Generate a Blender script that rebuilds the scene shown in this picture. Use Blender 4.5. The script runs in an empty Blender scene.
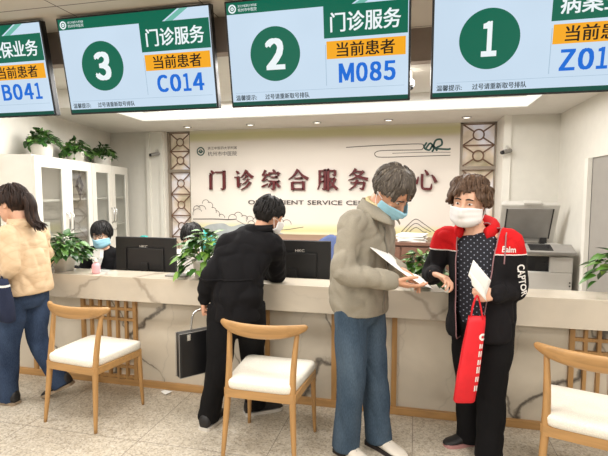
import bpy, bmesh, math, random
from mathutils import Vector, Matrix, noise
from math import sin, cos, pi, radians, sqrt, atan2
random.seed(11)
SC = bpy.context.scene
COL = SC.collection
V = Vector

# ---------------------------------------------------------------- materials
def srgb(r, g, b):
    f = lambda c: (c/255/12.92) if c/255 <= .04045 else ((c/255+.055)/1.055)**2.4
    return (f(r), f(g), f(b), 1)

class NT:
    def __init__(s, name):
        s.m = bpy.data.materials.new(name); s.m.use_nodes = True
        s.t = s.m.node_tree; s.n = s.t.nodes; s.l = s.t.links
        s.b = s.n['Principled BSDF']; s.out = s.n['Material Output']
    def add(s, typ, **kw):
        nd = s.n.new(typ)
        for k, v in kw.items(): setattr(nd, k, v)
        return nd
    def link(s, a, b): s.l.new(a, b)
    def coords(s, scale=(1, 1, 1), rot=(0, 0, 0), src='Object'):
        tc = s.add('ShaderNodeTexCoord'); mp = s.add('ShaderNodeMapping')
        mp.inputs['Scale'].default_value = scale; mp.inputs['Rotation'].default_value = rot
        s.link(tc.outputs[src], mp.inputs['Vector']); return mp.outputs['Vector']
    def noise(s, vec, scale, detail=3, dist=0.0, rough=.5):
        nd = s.add('ShaderNodeTexNoise'); nd.inputs['Scale'].default_value = scale
        nd.inputs['Detail'].default_value = detail; nd.inputs['Distortion'].default_value = dist
        nd.inputs['Roughness'].default_value = rough
        s.link(vec, nd.inputs['Vector']); return nd.outputs['Fac']
    def ramp(s, fac, stops):
        r = s.add('ShaderNodeValToRGB'); e = r.color_ramp.elements
        while len(e) < len(stops): e.new(.5)
        for i, (p, c) in enumerate(stops): e[i].position = p; e[i].color = c
        s.link(fac, r.inputs['Fac']); return r.outputs['Color']
    def mix(s, fac, a, b, mode='MIX'):
        m = s.add('ShaderNodeMix', data_type='RGBA', blend_type=mode)
        for i, x in ((0, fac), (6, a), (7, b)):
            if isinstance(x, bpy.types.NodeSocket): s.link(x, m.inputs[i])
            else: m.inputs[i].default_value = x
        return m.outputs[2]
    def math(s, op, a, b=None):
        m = s.add('ShaderNodeMath', operation=op)
        for i, x in ((0, a), (1, b)):
            if x is None: continue
            if isinstance(x, bpy.types.NodeSocket): s.link(x, m.inputs[i])
            else: m.inputs[i].default_value = x
        return m.outputs[0]
    def bump(s, h, strength=.2, dist=.01):
        b = s.add('ShaderNodeBump'); b.inputs['Strength'].default_value = strength
        b.inputs['Distance'].default_value = dist
        s.link(h, b.inputs['Height']); s.link(b.outputs[0], s.b.inputs['Normal'])
    def base(s, c, rough=.5, metal=0, spec=None):
        if isinstance(c, bpy.types.NodeSocket): s.link(c, s.b.inputs['Base Color'])
        else: s.b.inputs['Base Color'].default_value = c
        s.b.inputs['Roughness'].default_value = rough; s.b.inputs['Metallic'].default_value = metal
        if spec is not None: s.b.inputs['Specular IOR Level'].default_value = spec

def dark(c, k): return (c[0]*k, c[1]*k, c[2]*k, 1)

def plain(name, c, rough=.5, metal=0, var=.08, scale=12, bump=0, bscale=60, spec=None):
    t = NT(name); v = t.coords()
    n = t.noise(v, scale)
    t.base(t.ramp(n, [(.3, dark(c, 1-var)), (.7, dark(c, 1+var))]), rough, metal, spec)
    if bump: t.bump(t.noise(v, bscale), bump, .004)
    return t.m

def cloth(name, c, var=.15, weave=450, bump=.35, rough=.9, fold=9):
    t = NT(name); v = t.coords()
    n = t.noise(v, fold, 5); n2 = t.noise(v, weave, 1)
    col = t.ramp(n, [(.3, dark(c, 1-var)), (.7, dark(c, 1+var))])
    col = t.mix(.25, col, t.ramp(n2, [(.35, dark(c, .7)), (.65, dark(c, 1.3))]))
    t.base(col, rough, 0, .2)
    t.bump(t.math('ADD', t.math('MULTIPLY', n2, .3), n), bump, .006)
    return t.m

def emit(name, c, k=1.0):
    t = NT(name); t.n.remove(t.b)
    e = t.add('ShaderNodeEmission'); e.inputs[0].default_value = c; e.inputs[1].default_value = k
    t.link(e.outputs[0], t.out.inputs[0]); return t.m

def screen_mat(name, c, k=1.0, grad=.0):
    t = NT(name)
    t.base((.005, .005, .005, 1), .5, 0, .15)
    if grad:
        v = t.coords(); n = t.noise(v, 1.5, 2)
        col = t.ramp(n, [(.35, dark(c, 1-grad)), (.65, dark(c, 1+grad))])
        t.link(col, t.b.inputs['Emission Color'])
    else: t.b.inputs['Emission Color'].default_value = c
    t.b.inputs['Emission Strength'].default_value = k
    return t.m

def marble(name, base, vein, rot, scale, width, amt):
    t = NT(name)
    v = t.coords((1, 1, 1), rot)
    cloud = t.noise(v, 2.2, 5, .6)
    col = t.ramp(cloud, [(.3, dark(base, .86)), (.7, dark(base, 1.08))])
    def veins(sc, w, off, dist, seed):
        vv = t.coords((sc, sc, sc), (rot[0], rot[1]+off, rot[2])); vv.node.inputs['Location'].default_value = (seed, seed*.7, seed*.3)
        nz = t.add('ShaderNodeTexNoise'); nz.inputs['Scale'].default_value = 1.6; nz.inputs['Detail'].default_value = 5; nz.inputs['Roughness'].default_value = .48; t.link(vv, nz.inputs['Vector'])
        mx = t.add('ShaderNodeMix', data_type='VECTOR'); mx.inputs[0].default_value = dist; t.link(vv, mx.inputs[4]); t.link(nz.outputs['Color'], mx.inputs[5])
        sp = t.add('ShaderNodeSeparateXYZ'); t.link(mx.outputs[1], sp.inputs[0])
        d = t.math('ABSOLUTE', t.math('SUBTRACT', t.math('FRACT', sp.outputs[0]), .5))
        return t.ramp(d, [(0, (1, 1, 1, 1)), (w*.4, (.75, .75, .75, 1)), (w*.8, (.16, .16, .16, 1)), (w*3, (0, 0, 0, 1))])
    def mask(sc, lo, hi, k):
        m = t.coords((sc, sc, sc)); m.node.inputs['Location'].default_value = (k, k, 0)
        return t.ramp(t.noise(m, 1.0, 2), [(lo, (0, 0, 0, 1)), (hi, (1, 1, 1, 1))])
    f1 = t.math('MULTIPLY', t.math('MULTIPLY', veins(scale, width, 0, .42, .3), mask(1.7, .30, .42, 3.1)), amt)
    f2 = t.math('MULTIPLY', t.math('MULTIPLY', veins(scale*1.5, width*.8, 1.3, .4, 2.2), mask(2.1, .36, .46, 7.7)), amt*.8)
    f3 = t.math('MULTIPLY', veins(scale*3.5, width*.8, .5, .45, 5.1), amt*.16)
    col = t.mix(f1, col, vein); col = t.mix(f2, col, vein); col = t.mix(f3, col, vein)
    t.base(col, .14, 0, .6)
    return t.m

def wood_mat(name, c, ax=2):
    t = NT(name); s = [26, 26, 26]; s[ax] = 2.2
    v = t.coords(tuple(s)); n = t.noise(v, 1.4, 5, .8)
    t.base(t.ramp(n, [(.25, dark(c, .78)), (.55, c), (.8, dark(c, 1.15))]), .42)
    t.bump(n, .08, .002); return t.m

M = {}
M['wood'] = wood_mat('oak', srgb(176, 134, 82))
M['woodx'] = wood_mat('oak_rail', srgb(180, 138, 86), 0)
M['seat'] = cloth('cream_vinyl', srgb(228, 222, 208), .04, 200, .1, .55, 6)
M['white'] = plain('white_paint', srgb(226, 222, 212), .55, var=.02)
M['wall'] = plain('wall_paint', srgb(218, 214, 204), .8, var=.02, bump=.05, bscale=150)
M['ceil'] = plain('ceiling_paint', srgb(214, 210, 203), .85, var=.02)
M['bulk'] = plain('bulkhead_shaded_brown', srgb(150, 136, 126), .7, var=.05)  # dark brown holds the shade of the backlit front face
M['greydoor'] = plain('grey_laminate', srgb(152, 147, 140), .6, var=.03)
M['marble'] = marble('marble_ledge', srgb(205, 194, 176), srgb(120, 104, 88), (.2, .9, .3), 1.5, .022, .55)
M['marble_d'] = marble('marble_panel', srgb(206, 195, 176), srgb(70, 62, 54), (.3, -.75, .2), 1.6, .024, .95)
M['ledge_top'] = plain('ledge_top_stone', srgb(232, 226, 214), .25, var=.04, scale=5)
M['black_pl'] = plain('black_plastic', srgb(28, 27, 27), .45, var=.1, spec=.4)
M['bezel'] = plain('bezel_black', srgb(14, 14, 15), .35, var=.1)
M['chrome'] = plain('chrome', srgb(200, 200, 198), .25, 1, var=.03)
M['grey_pl'] = plain('grey_plastic', srgb(196, 192, 184), .5, var=.03)
M['grey_md'] = plain('mid_grey_plastic', srgb(138, 134, 128), .5, var=.05)
M['dark_gl'] = plain('dark_glass', srgb(30, 30, 32), .15, var=.05)
M['paper'] = plain('white_paper', srgb(240, 238, 232), .8, var=.015)
M['pot'] = plain('white_pot', srgb(228, 224, 216), .35, var=.03)
M['soil'] = plain('soil', srgb(60, 44, 32), .95, var=.3, scale=60)
M['brown'] = wood_mat('brown_credenza', srgb(122, 88, 72), 0)
M['navy'] = cloth('navy_fabric', srgb(40, 46, 66), .2, 300)
M['blue_ch'] = cloth('blue_mesh_fabric', srgb(88, 100, 138), .1, 300)
M['teal'] = cloth('teal_fabric', srgb(60, 150, 142), .1, 300)
M['pink'] = plain('pink_liquid', srgb(236, 178, 184), .3, var=.05)
M['skin'] = plain('skin', srgb(205, 152, 122), .5, var=.06, scale=20, bump=.05, bscale=200)
M['skin_l'] = plain('skin_light', srgb(222, 174, 146), .5, var=.06, scale=20, bump=.05, bscale=200)
M['eyew'] = plain('eye_white', srgb(225, 220, 214), .3, var=.02)
M['iris'] = plain('eye_dark', srgb(30, 20, 16), .2, var=.1)
M['lip'] = plain('lips', srgb(176, 100, 92), .5, var=.05)
M['mask'] = plain('mask_blue', srgb(150, 198, 216), .85, var=.05, bump=.2, bscale=180)
M['mask_w'] = plain('mask_white', srgb(240, 238, 236), .85, var=.03, bump=.2, bscale=180)
M['red_letter'] = plain('dark_red_letter', srgb(88, 18, 22), .35, var=.05)
M['letter_dk'] = plain('dark_print', srgb(70, 62, 58), .6, var=.05)
M['logo_gr'] = plain('dark_green_print', srgb(40, 78, 70), .6, var=.05)
M['line'] = plain('mural_line', srgb(92, 84, 76), .8, var=.1)
M['wash'] = plain('mural_wash', srgb(170, 174, 174), .85, var=.10, scale=9)
M['bronze'] = plain('lattice_bronze', srgb(122, 92, 72), .45, .3, var=.1)
M['lattice_fr'] = plain('lattice_frame', srgb(150, 138, 124), .5, .2, var=.06)
M['steel_d'] = plain('dark_metal', srgb(60, 58, 56), .4, .6, var=.1)
M['lens'] = emit('downlight_lens', srgb(255, 250, 238), 3.2)
M['cove'] = emit('cove_led', srgb(255, 252, 240), 1.15)
# screens
M['s_bg'] = screen_mat('screen_pale_blue', srgb(202, 222, 240), 1, .04)
M['s_gr'] = screen_mat('screen_green', srgb(0, 102, 78), 1)
M['s_gr2'] = screen_mat('screen_light_green', srgb(112, 186, 170), 1)
M['s_dk'] = screen_mat('screen_dark_green', srgb(0, 76, 62), 1)
M['s_or'] = screen_mat('screen_orange', srgb(246, 170, 26), 1)
M['s_wh'] = screen_mat('screen_white', srgb(238, 246, 248), 1)
M['s_bl'] = screen_mat('screen_blue', srgb(30, 110, 214), 1)
M['s_tx'] = screen_mat('screen_text_dark', srgb(44, 34, 24), 1)
M['s_gy'] = screen_mat('screen_grey_text', srgb(44, 54, 60), 1)
M['s_ln'] = screen_mat('screen_rule', srgb(160, 186, 206), 1)

def glass_mat(name, tint, rough=.05, refl=.12):
    t = NT(name); t.n.remove(t.b)
    tr = t.add('ShaderNodeBsdfTransparent'); tr.inputs[0].default_value = tint
    gl = t.add('ShaderNodeBsdfGlossy'); gl.inputs['Roughness'].default_value = rough
    fr = t.add('ShaderNodeLayerWeight'); fr.inputs[0].default_value = .25
    f = t.math('ADD', t.math('MULTIPLY', fr.outputs['Facing'], .35), refl)
    mx = t.add('ShaderNodeMixShader'); t.link(f, mx.inputs[0])
    t.link(tr.outputs[0], mx.inputs[1]); t.link(gl.outputs[0], mx.inputs[2])
    t.link(mx.outputs[0], t.out.inputs[0]); return t.m
M['glass'] = glass_mat('cabinet_glass', (.93, .94, .93, 1))
M['lens_gl'] = glass_mat('spectacle_glass', (.93, .95, .96, 1))

def floor_mat():
    t = NT('granite_floor')
    v = t.coords()
    vo = t.add('ShaderNodeTexVoronoi'); vo.inputs['Scale'].default_value = 105
    t.link(v, vo.inputs['Vector'])
    sp = t.add('ShaderNodeSeparateColor'); t.link(vo.outputs['Color'], sp.inputs[0])
    c1 = t.ramp(sp.outputs[0], [(0, srgb(104, 90, 74)), (.22, srgb(162, 150, 132)), (.5, srgb(206, 196, 175)), (.8, srgb(212, 205, 192)), (1, srgb(232, 226, 216))])
    n = t.noise(v, 26, 4)
    c2 = t.ramp(n, [(.35, srgb(146, 133, 114)), (.62, srgb(206, 196, 178))])
    c = t.mix(.35, c1, c2)
    big = t.noise(v, 1.3, 3)
    c = t.mix(.35, c, t.ramp(big, [(.3, srgb(168, 157, 138)), (.7, srgb(204, 194, 176))]))
    br = t.add('ShaderNodeTexBrick'); br.offset = 0
    br.inputs['Scale'].default_value = 1; br.inputs['Mortar Size'].default_value = .0022
    br.inputs['Brick Width'].default_value = .8; br.inputs['Row Height'].default_value = .8
    br.inputs['Mortar Smooth'].default_value = .2
    t.link(t.coords((1, 1, 1), (0, 0, .0)), br.inputs['Vector'])
    c = t.mix(br.outputs['Fac'], c, srgb(120, 110, 98))
    t.base(c, .3, 0, .4)
    return t.m
M['floor'] = floor_mat()

def hallceil_mat():
    t = NT('hall_ceiling_tiles')
    br = t.add('ShaderNodeTexBrick'); br.offset = 0
    br.inputs['Scale'].default_value = 1; br.inputs['Mortar Size'].default_value = .005
    br.inputs['Brick Width'].default_value = .95; br.inputs['Row Height'].default_value = .95
    mp = t.coords(); 
    mp.node.inputs['Location'].default_value = (.42, .13, 0)
    t.link(mp, br.inputs['Vector'])
    t.base(t.mix(br.outputs['Fac'], srgb(205, 194, 180), srgb(110, 98, 90)), .8)
    return t.m
M['hallceil'] = hallceil_mat()

def signwall_mat():
    t = NT('sign_wall_print')
    v = t.coords(); sp = t.add('ShaderNodeSeparateXYZ'); t.link(v, sp.inputs[0])
    wob = t.math('ADD', sp.outputs[2], t.math('MULTIPLY', t.math('SUBTRACT', t.noise(v, 1.2, 2), .5), .05))
    fac = t.math('DIVIDE', wob, 2.4)
    cr = srgb(220, 211, 200); ye = srgb(214, 206, 150)
    c = t.ramp(fac, [(.0, srgb(224, 214, 202)), (.395, srgb(222, 214, 180)), (.408, ye), (.43, srgb(220, 212, 172)), (.45, cr), (.885, cr), (.905, srgb(206, 200, 158)), (.93, srgb(204, 198, 152)), (.955, srgb(214, 206, 190))])
    t.base(c, .6); return t.m
M['signwall'] = signwall_mat()

def pane_mat():
    t = NT('lattice_glow_pane')
    v = t.coords(); n = t.noise(v, 2.6, 3)
    col = t.ramp(n, [(.32, srgb(146, 134, 98)), (.5, srgb(208, 190, 168)), (.66, srgb(226, 222, 226))])
    t.base(col, .35)
    t.link(col, t.b.inputs['Emission Color']); t.b.inputs['Emission Strength'].default_value = .30  # weak emission put into the panes to brighten them
    return t.m
M['pane'] = pane_mat()

def leaf_mat(name, a, b, c):
    t = NT(name); g = t.add('ShaderNodeNewGeometry')
    col = t.ramp(g.outputs['Random Per Island'], [(0, a), (.5, b), (1, c)])
    t.base(col, .4); return t.m
M['leaf'] = leaf_mat('pothos_leaf', srgb(30, 66, 22), srgb(62, 108, 36), srgb(126, 164, 66))
M['leaf_d'] = leaf_mat('pothos_leaf_dark', srgb(24, 54, 20), srgb(48, 90, 32), srgb(104, 146, 66))
M['stem'] = plain('plant_stem', srgb(96, 128, 60), .5)

def hair_mat(name, c, hi):
    t = NT(name); v = t.coords((60, 60, 9)); n = t.noise(v, 1.5, 4, .5)
    t.base(t.ramp(n, [(.3, dark(c, .7)), (.55, c), (.78, hi)]), .55, 0, .3)
    t.bump(n, .5, .006); return t.m
M['hair_k'] = hair_mat('black_hair', srgb(22, 19, 18), srgb(54, 48, 46))
M['hair_b'] = hair_mat('dark_brown_hair', srgb(42, 28, 22), srgb(86, 62, 48))
M['hair_br'] = hair_mat('brown_hair', srgb(88, 66, 50), srgb(138, 112, 90))
M['hair_g'] = hair_mat('greying_hair', srgb(82, 74, 66), srgb(146, 136, 122))
M['jk_grey'] = cloth('grey_jacket', srgb(150, 143, 128), .14, 380, .8)
M['jeans'] = None
def jeans_mat(name, c, hi):
    t = NT(name); v = t.coords((1, 1, .5)); n = t.noise(v, 7, 4, .3); n2 = t.noise(t.coords((300, 300, 60)), 1, 1)
    col = t.ramp(n, [(.3, c), (.75, hi)])
    col = t.mix(.2, col, t.ramp(n2, [(.35, dark(c, .6)), (.65, dark(hi, 1.2))]))
    t.base(col, .9, 0, .15); t.bump(t.math('ADD', n, t.math('MULTIPLY', n2, .2)), .35, .008); return t.m
M['jeans'] = jeans_mat('denim_blue', srgb(48, 64, 80), srgb(82, 98, 113))
M['jeans_d'] = jeans_mat('denim_dark', srgb(36, 48, 70), srgb(66, 82, 108))
M['blackc'] = cloth('black_cloth', srgb(20, 19, 21), .25, 380, .4)
M['blackt'] = cloth('black_trouser', srgb(17, 16, 17), .2, 380, .3)
M['jk_black'] = cloth('black_jacket_body', srgb(25, 23, 25), .2, 380, .3)
M['jk_red'] = cloth('red_jacket_yoke', srgb(206, 30, 34), .12, 380, .3)
M['shirt_y'] = cloth('pale_yellow_shirt', srgb(214, 196, 150), .08, 300)
M['white_c'] = cloth('white_cloth', srgb(232, 228, 222), .05, 300)
M['bag_red'] = plain('red_nonwoven', srgb(222, 26, 38), .6, var=.08, bump=.1, bscale=200)
M['leather'] = plain('black_leather', srgb(20, 20, 22), .4, var=.2, bump=.1, bscale=150)
M['zip'] = plain('zip_grey', srgb(160, 120, 122), .5, .2)
M['zipg'] = plain('zip_dull', srgb(118, 112, 100), .5, .2)
M['shoe_w'] = plain('white_shoe', srgb(214, 206, 192), .6, var=.05)
M['shoe_k'] = plain('black_shoe', srgb(30, 28, 28), .55, var=.15)
M['sole_w'] = plain('pale_sole', srgb(206, 200, 190), .6)
M['sole_t'] = plain('tan_sole', srgb(150, 132, 110), .7)
M['sole_k'] = plain('dark_sole', srgb(42, 34, 32), .7)
M['sole_r'] = plain('dusty_rose_sole', srgb(176, 128, 124), .7)

def quilt_mat():
    t = NT('beige_quilted'); v = t.coords((1, 1, 1), (0, 0, 0))
    sp = t.add('ShaderNodeSeparateXYZ'); t.link(v, sp.inputs[0])
    a = t.math('ADD', sp.outputs[0], sp.outputs[2]); b = t.math('SUBTRACT', sp.outputs[0], sp.outputs[2])
    f = lambda q: t.math('ABSOLUTE', t.math('SINE', t.math('MULTIPLY', q, 48)))
    h = t.math('POWER', t.math('MULTIPLY', f(a), f(b)), .4)
    n = t.noise(v, 10, 4)
    c = t.ramp(n, [(.3, srgb(202, 172, 136)), (.7, srgb(222, 195, 160))])
    c = t.mix(h, t.mix(.25, c, srgb(190, 158, 120)), c)
    t.base(c, .75); t.bump(t.math('ADD', h, t.math('MULTIPLY', n, .6)), .3, .008); return t.m
M['quilt'] = quilt_mat()

def polka_mat():
    t = NT('polka_dot_shirt'); v = t.coords()
    sp = t.add('ShaderNodeSeparateXYZ'); t.link(v, sp.inputs[0])
    cb = t.add('ShaderNodeCombineXYZ')
    rot_a = t.math('ADD', sp.outputs[0], sp.outputs[2]); rot_b = t.math('SUBTRACT', sp.outputs[0], sp.outputs[2])
    fr = lambda q: t.math('SUBTRACT', t.math('FRACT', t.math('MULTIPLY', q, 31)), .5)
    A, B = fr(rot_a), fr(rot_b)
    d = t.math('ADD', t.math('MULTIPLY', A, A), t.math('MULTIPLY', B, B))
    c = t.ramp(d, [(.012, srgb(150, 156, 172)), (.026, srgb(24, 25, 34))])
    t.base(c, .85); t.bump(t.noise(v, 12, 4), .3, .008); return t.m
M['polka'] = polka_mat()

# ---------------------------------------------------------------- geometry core
def wloc(o):
    p = V((0, 0, 0))
    while o is not None: p = p + o.location; o = o.parent
    return p

class MB:
    def __init__(s): s.v = []; s.f = []; s.m = []; s.sm = []
    def add(s, vs, fs, mi=0, smooth=False):
        n = len(s.v); s.v += [V(p) for p in vs]
        for f in fs: s.f.append(tuple(i+n for i in f)); s.m.append(mi); s.sm.append(smooth)
        return s
    def xf(s, Mx, start=0):
        for i in range(start, len(s.v)): s.v[i] = Mx @ s.v[i]
        return s
    def box(s, lo, hi, mi=0, bev=0):
        x0, y0, z0 = lo; x1, y1, z1 = hi
        if bev:
            bm = bmesh.new(); bmesh.ops.create_cube(bm, size=1)
            for q in bm.verts: q.co = V(((x0+x1)/2+q.co.x*(x1-x0), (y0+y1)/2+q.co.y*(y1-y0), (z0+z1)/2+q.co.z*(z1-z0)))
            bmesh.ops.bevel(bm, geom=bm.edges[:], offset=bev, segments=2, profile=.6, affect='EDGES')
            bm.verts.index_update()
            s.add([q.co.copy() for q in bm.verts], [[q.index for q in f.verts] for f in bm.faces], mi); bm.free(); return s
        vs = [(x0, y0, z0), (x1, y0, z0), (x1, y1, z0), (x0, y1, z0), (x0, y0, z1), (x1, y0, z1), (x1, y1, z1), (x0, y1, z1)]
        return s.add(vs, [(0, 3, 2, 1), (4, 5, 6, 7), (0, 1, 5, 4), (1, 2, 6, 5), (2, 3, 7, 6), (3, 0, 4, 7)], mi)
    def rings(s, rs, mi=0, smooth=True, cap=True, closed=False):
        n = len(rs[0]); vs = [p for r in rs for p in r]; fs = []
        for i in range(len(rs)-1):
            for j in range(n): fs.append((i*n+j, i*n+(j+1) % n, (i+1)*n+(j+1) % n, (i+1)*n+j))
        if closed:
            i = len(rs)-1
            for j in range(n): fs.append((i*n+j, i*n+(j+1) % n, (j+1) % n, j))
        elif cap: fs += [tuple(reversed(range(n))), tuple((len(rs)-1)*n+j for j in range(n))]
        return s.add(vs, fs, mi, smooth)
    def tube(s, pts, rad, n=10, mi=0, side=None, flat=1.0, round_caps=True, sub=0, smooth=True):
        pts = [V(p) for p in pts]
        if not hasattr(rad, '__len__'): rad = [rad]*len(pts)
        rad = list(rad)
        if sub: pts, rad = resample(pts, rad, sub)
        T = []
        for i in range(len(pts)):
            a = pts[max(i-1, 0)]; b = pts[min(i+1, len(pts)-1)]; T.append((b-a).normalized())
        ref = V(side) if side else (V((0, 0, 1)) if abs(T[0].z) < .9 else V((1, 0, 0)))
        u = (ref - T[0]*ref.dot(T[0])).normalized(); rs = []
        seq = [(pts[i], rad[i], T[i]) for i in range(len(pts))]
        if round_caps:
            h = lambda p, r, t, sg: [(p+t*sg*r*sin(a), r*cos(a), t) for a in (.5, 1.0, 1.4)]
            seq = list(reversed(h(pts[0], rad[0], T[0], -1))) + seq + h(pts[-1], rad[-1], T[-1], 1)
        for p, r, t in seq:
            u = (u - t*u.dot(t)).normalized(); w = t.cross(u)
            rs.append([p + u*(r*cos(2*pi*k/n)) + w*(r*flat*sin(2*pi*k/n)) for k in range(n)])
        return s.rings(rs, mi, smooth)
    def lathe(s, prof, c=(0, 0, 0), n=24, mi=0, cap=True):
        c = V(c)
        return s.rings([[c+V((r*cos(2*pi*k/n), r*sin(2*pi*k/n), z)) for k in range(n)] for r, z in prof], mi, True, cap)
    def ell(s, c, r, R=None, n=16, m=10, mi=0):
        c = V(c); R = R or Matrix.Identity(3); rs = []
        for i in range(m+1):
            a = -pi/2 + pi*(i+.02)/(m+.04)
            rs.append([c + R @ V((r[0]*cos(a)*cos(2*pi*k/n), r[1]*cos(a)*sin(2*pi*k/n), r[2]*sin(a))) for k in range(n)])
        return s.rings(rs, mi, True)
    def loft(s, rs, n=24, mi=0, pw=2.0):
        out = []
        for c, sd, fw, a, b in rs:
            ring = []
            for k in range(n):
                q = 2*pi*k/n; x = cos(q); y = sin(q)
                e = 2.0/pw
                ring.append(V(c) + V(sd)*(a*math.copysign(abs(x)**e, x)) + V(fw)*(b*math.copysign(abs(y)**e, y)))
            out.append(ring)
        return s.rings(out, mi, True)
    def poly(s, pts, thick=0, nrm=(0, -1, 0), mi=0):
        pts = [V(p) for p in pts]; n = len(pts); nv = V(nrm)
        if not thick: return s.add(pts, [tuple(range(n))], mi)
        vs = [p for p in pts]+[p+nv*thick for p in pts]
        fs = [tuple(reversed(range(n))), tuple(n+i for i in range(n))]+[(i, (i+1) % n, n+(i+1) % n, n+i) for i in range(n)]
        return s.add(vs, fs, mi)
    def mesh(s, name, mats, off=V((0, 0, 0))):
        me = bpy.data.meshes.new(name)
        me.from_pydata([p-off for p in s.v], [], s.f)
        for m in (mats if isinstance(mats, (list, tuple)) else [mats]): me.materials.append(m)
        me.polygons.foreach_set('material_index', s.m); me.polygons.foreach_set('use_smooth', s.sm)
        bm = bmesh.new(); bm.from_mesh(me); bmesh.ops.recalc_face_normals(bm, faces=bm.faces[:]); bm.to_mesh(me); bm.free()
        return me
    def build(s, name, mats, parent=None, local=False, at=None):
        """vertices are in world space unless local; at = own origin of a top-level mesh"""
        off = V((0, 0, 0))
        if parent is not None and not local: off = wloc(parent)
        if at is not None: off = V(at)
        o = bpy.data.objects.new(name, s.mesh(name, mats, off)); COL.objects.link(o)
        if parent is not None: o.parent = parent
        if at is not None: o.location = V(at)
        return o

def resample(pts, rad, k):
    P = []; R = []
    n = len(pts)
    for i in range(n-1):
        p0 = pts[max(i-1, 0)]; p1 = pts[i]; p2 = pts[i+1]; p3 = pts[min(i+2, n-1)]
        for j in range(k):
            t = j/k
            P.append(.5*((2*p1)+(p2-p0)*t+(2*p0-5*p1+4*p2-p3)*t*t+(3*p1-p0-3*p2+p3)*t**3))
            R.append(rad[i]*(1-t)+rad[i+1]*t)
    return P+[pts[-1]], R+[rad[-1]]

def empty(name, loc, label, cat, group=None, rz=0):
    o = bpy.data.objects.new(name, None); COL.objects.link(o); o.empty_display_size = .1
    o.location = loc; o.rotation_euler = (0, 0, rz); tag(o, label, cat, group); return o
def tag(o, label, cat, group=None):
    o['label'] = label; o['category'] = cat
    if group: o['group'] = group
    return o
def struct(o): o['kind'] = 'structure'; return o

# text: glyph outlines from the built-in font, as mesh data
def text_geo(body, bold=0.0, depth=0.0):
    c = bpy.data.curves.new('txt', 'FONT'); c.body = body; c.offset = bold; c.extrude = depth; c.resolution_u = 3
    o = bpy.data.objects.new('txt', c); COL.objects.link(o)
    dg = bpy.context.evaluated_depsgraph_get(); dg.update()
    me = bpy.data.meshes.new_from_object(o.evaluated_get(dg))
    vs = [v.co.copy() for v in me.vertices]; fs = [tuple(p.vertices) for p in me.polygons]
    bpy.data.objects.remove(o); bpy.data.curves.remove(c); bpy.data.meshes.remove(me)
    return vs, fs
def text_fit(mb, body, u0, u1, v0, v1, fn, bold=0.0, mi=0, depth=0):
    """fit text in the box u0..u1 x v0..v1 (v up); fn maps (u, v, d) to 3D"""
    vs, fs = text_geo(body, 0, .5 if depth else 0)
    x0 = min(p.x for p in vs); x1 = max(p.x for p in vs); y0 = min(p.y for p in vs); y1 = max(p.y for p in vs)
    k = (y1-y0)/(v1-v0); bu = bold*(u1-u0)/(x1-x0); bv = bold*.5/k
    for i, (sx, sy) in enumerate([(0, 0)] if not bold else [(-1, -1), (1, -1), (1, 1), (-1, 1), (0, 0)]):
        out = [fn(u0+bu+(p.x-x0)/(x1-x0)*(u1-u0-2*bu)+sx*bu, v0+bv+(p.y-y0)/(y1-y0)*(v1-v0-2*bv)+sy*bv, ((p.z+.5)*depth if depth else 0)+i*1e-5) for p in vs]
        mb.add(out, fs, mi)
    return mb

def wide_fit(mb, body, u0, u1, v0, v1, fn, bold=.02):
    """Latin letters and digits in the sans face of the screens, set tight"""
    wt = [{'1': .70, 'M': 1.32, 'I': .4}.get(c, 1) for c in body]; gap = .16
    k = (u1-u0)/(sum(wt)+gap*(len(body)-1)); u = u0
    for c, w_ in zip(body, wt):
        text_fit(mb, chr(ord(c)+0xFEE0), u, u+w_*k, v0, v1, fn, bold); u += (w_+gap)*k

# organic shapes: closed pieces united with a voxel remesh
def organic(mb, voxel, smooth=4, fac=.5, wr=0, wfreq=(9, 9, 5), seed=0, zoff=None):
    me = bpy.data.meshes.new('tmp'); me.from_pydata(mb.v, [], mb.f)
    o = bpy.data.objects.new('tmp', me); COL.objects.link(o)
    r = o.modifiers.new('r', 'REMESH'); r.mode = 'VOXEL'; r.voxel_size = voxel
    if smooth:
        q = o.modifiers.new('s', 'SMOOTH'); q.iterations = smooth; q.factor = fac
    dg = bpy.context.evaluated_depsgraph_get(); dg.update()
    nm = bpy.data.meshes.new_from_object(o.evaluated_get(dg))
    bpy.data.objects.remove(o); bpy.data.meshes.remove(me)
    if wr:
        nn = [v.normal.copy() for v in nm.vertices]; zlo = min(v.co.z for v in nm.vertices)
        for v, n in zip(nm.vertices, nn):
            p = V((v.co.x*wfreq[0]+seed, v.co.y*wfreq[1], v.co.z*wfreq[2]+v.co.x*2))
            p = p + noise.noise_vector(p*.7)*.6
            h = (1-min(1, 1.6*abs(noise.noise(p))))**2.5; h2 = noise.noise(p*2.6)
            v.co += n*wr*min(1, max(.15, (v.co.z-zlo)/.07))*(.9*noise.noise(p*.6)-1.1*h+.35*h2)
    for p in nm.polygons: p.use_smooth = True
    return nm
def obj_mesh(name, me, mats, parent=None, at=None):
    off = wloc(parent) if parent is not None else V((0, 0, 0))
    if at is not None: off = V(at)
    if off.length: me.transform(Matrix.Translation(-off))
    mi = [p.material_index for p in me.polygons]
    me.materials.clear()
    for m in (mats if isinstance(mats, (list, tuple)) else [mats]): me.materials.append(m)
    me.polygons.foreach_set('material_index', mi); me.name = name
    o = bpy.data.objects.new(name, me); COL.objects.link(o)
    if parent is not None: o.parent = parent
    if at is not None: o.location = V(at)
    return o

def copy_tree(o, parent=None):
    c = o.copy(); COL.objects.link(c)
    if parent is not None: c.parent = parent
    for ch in list(o.children): copy_tree(ch, c)
    return c
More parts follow.
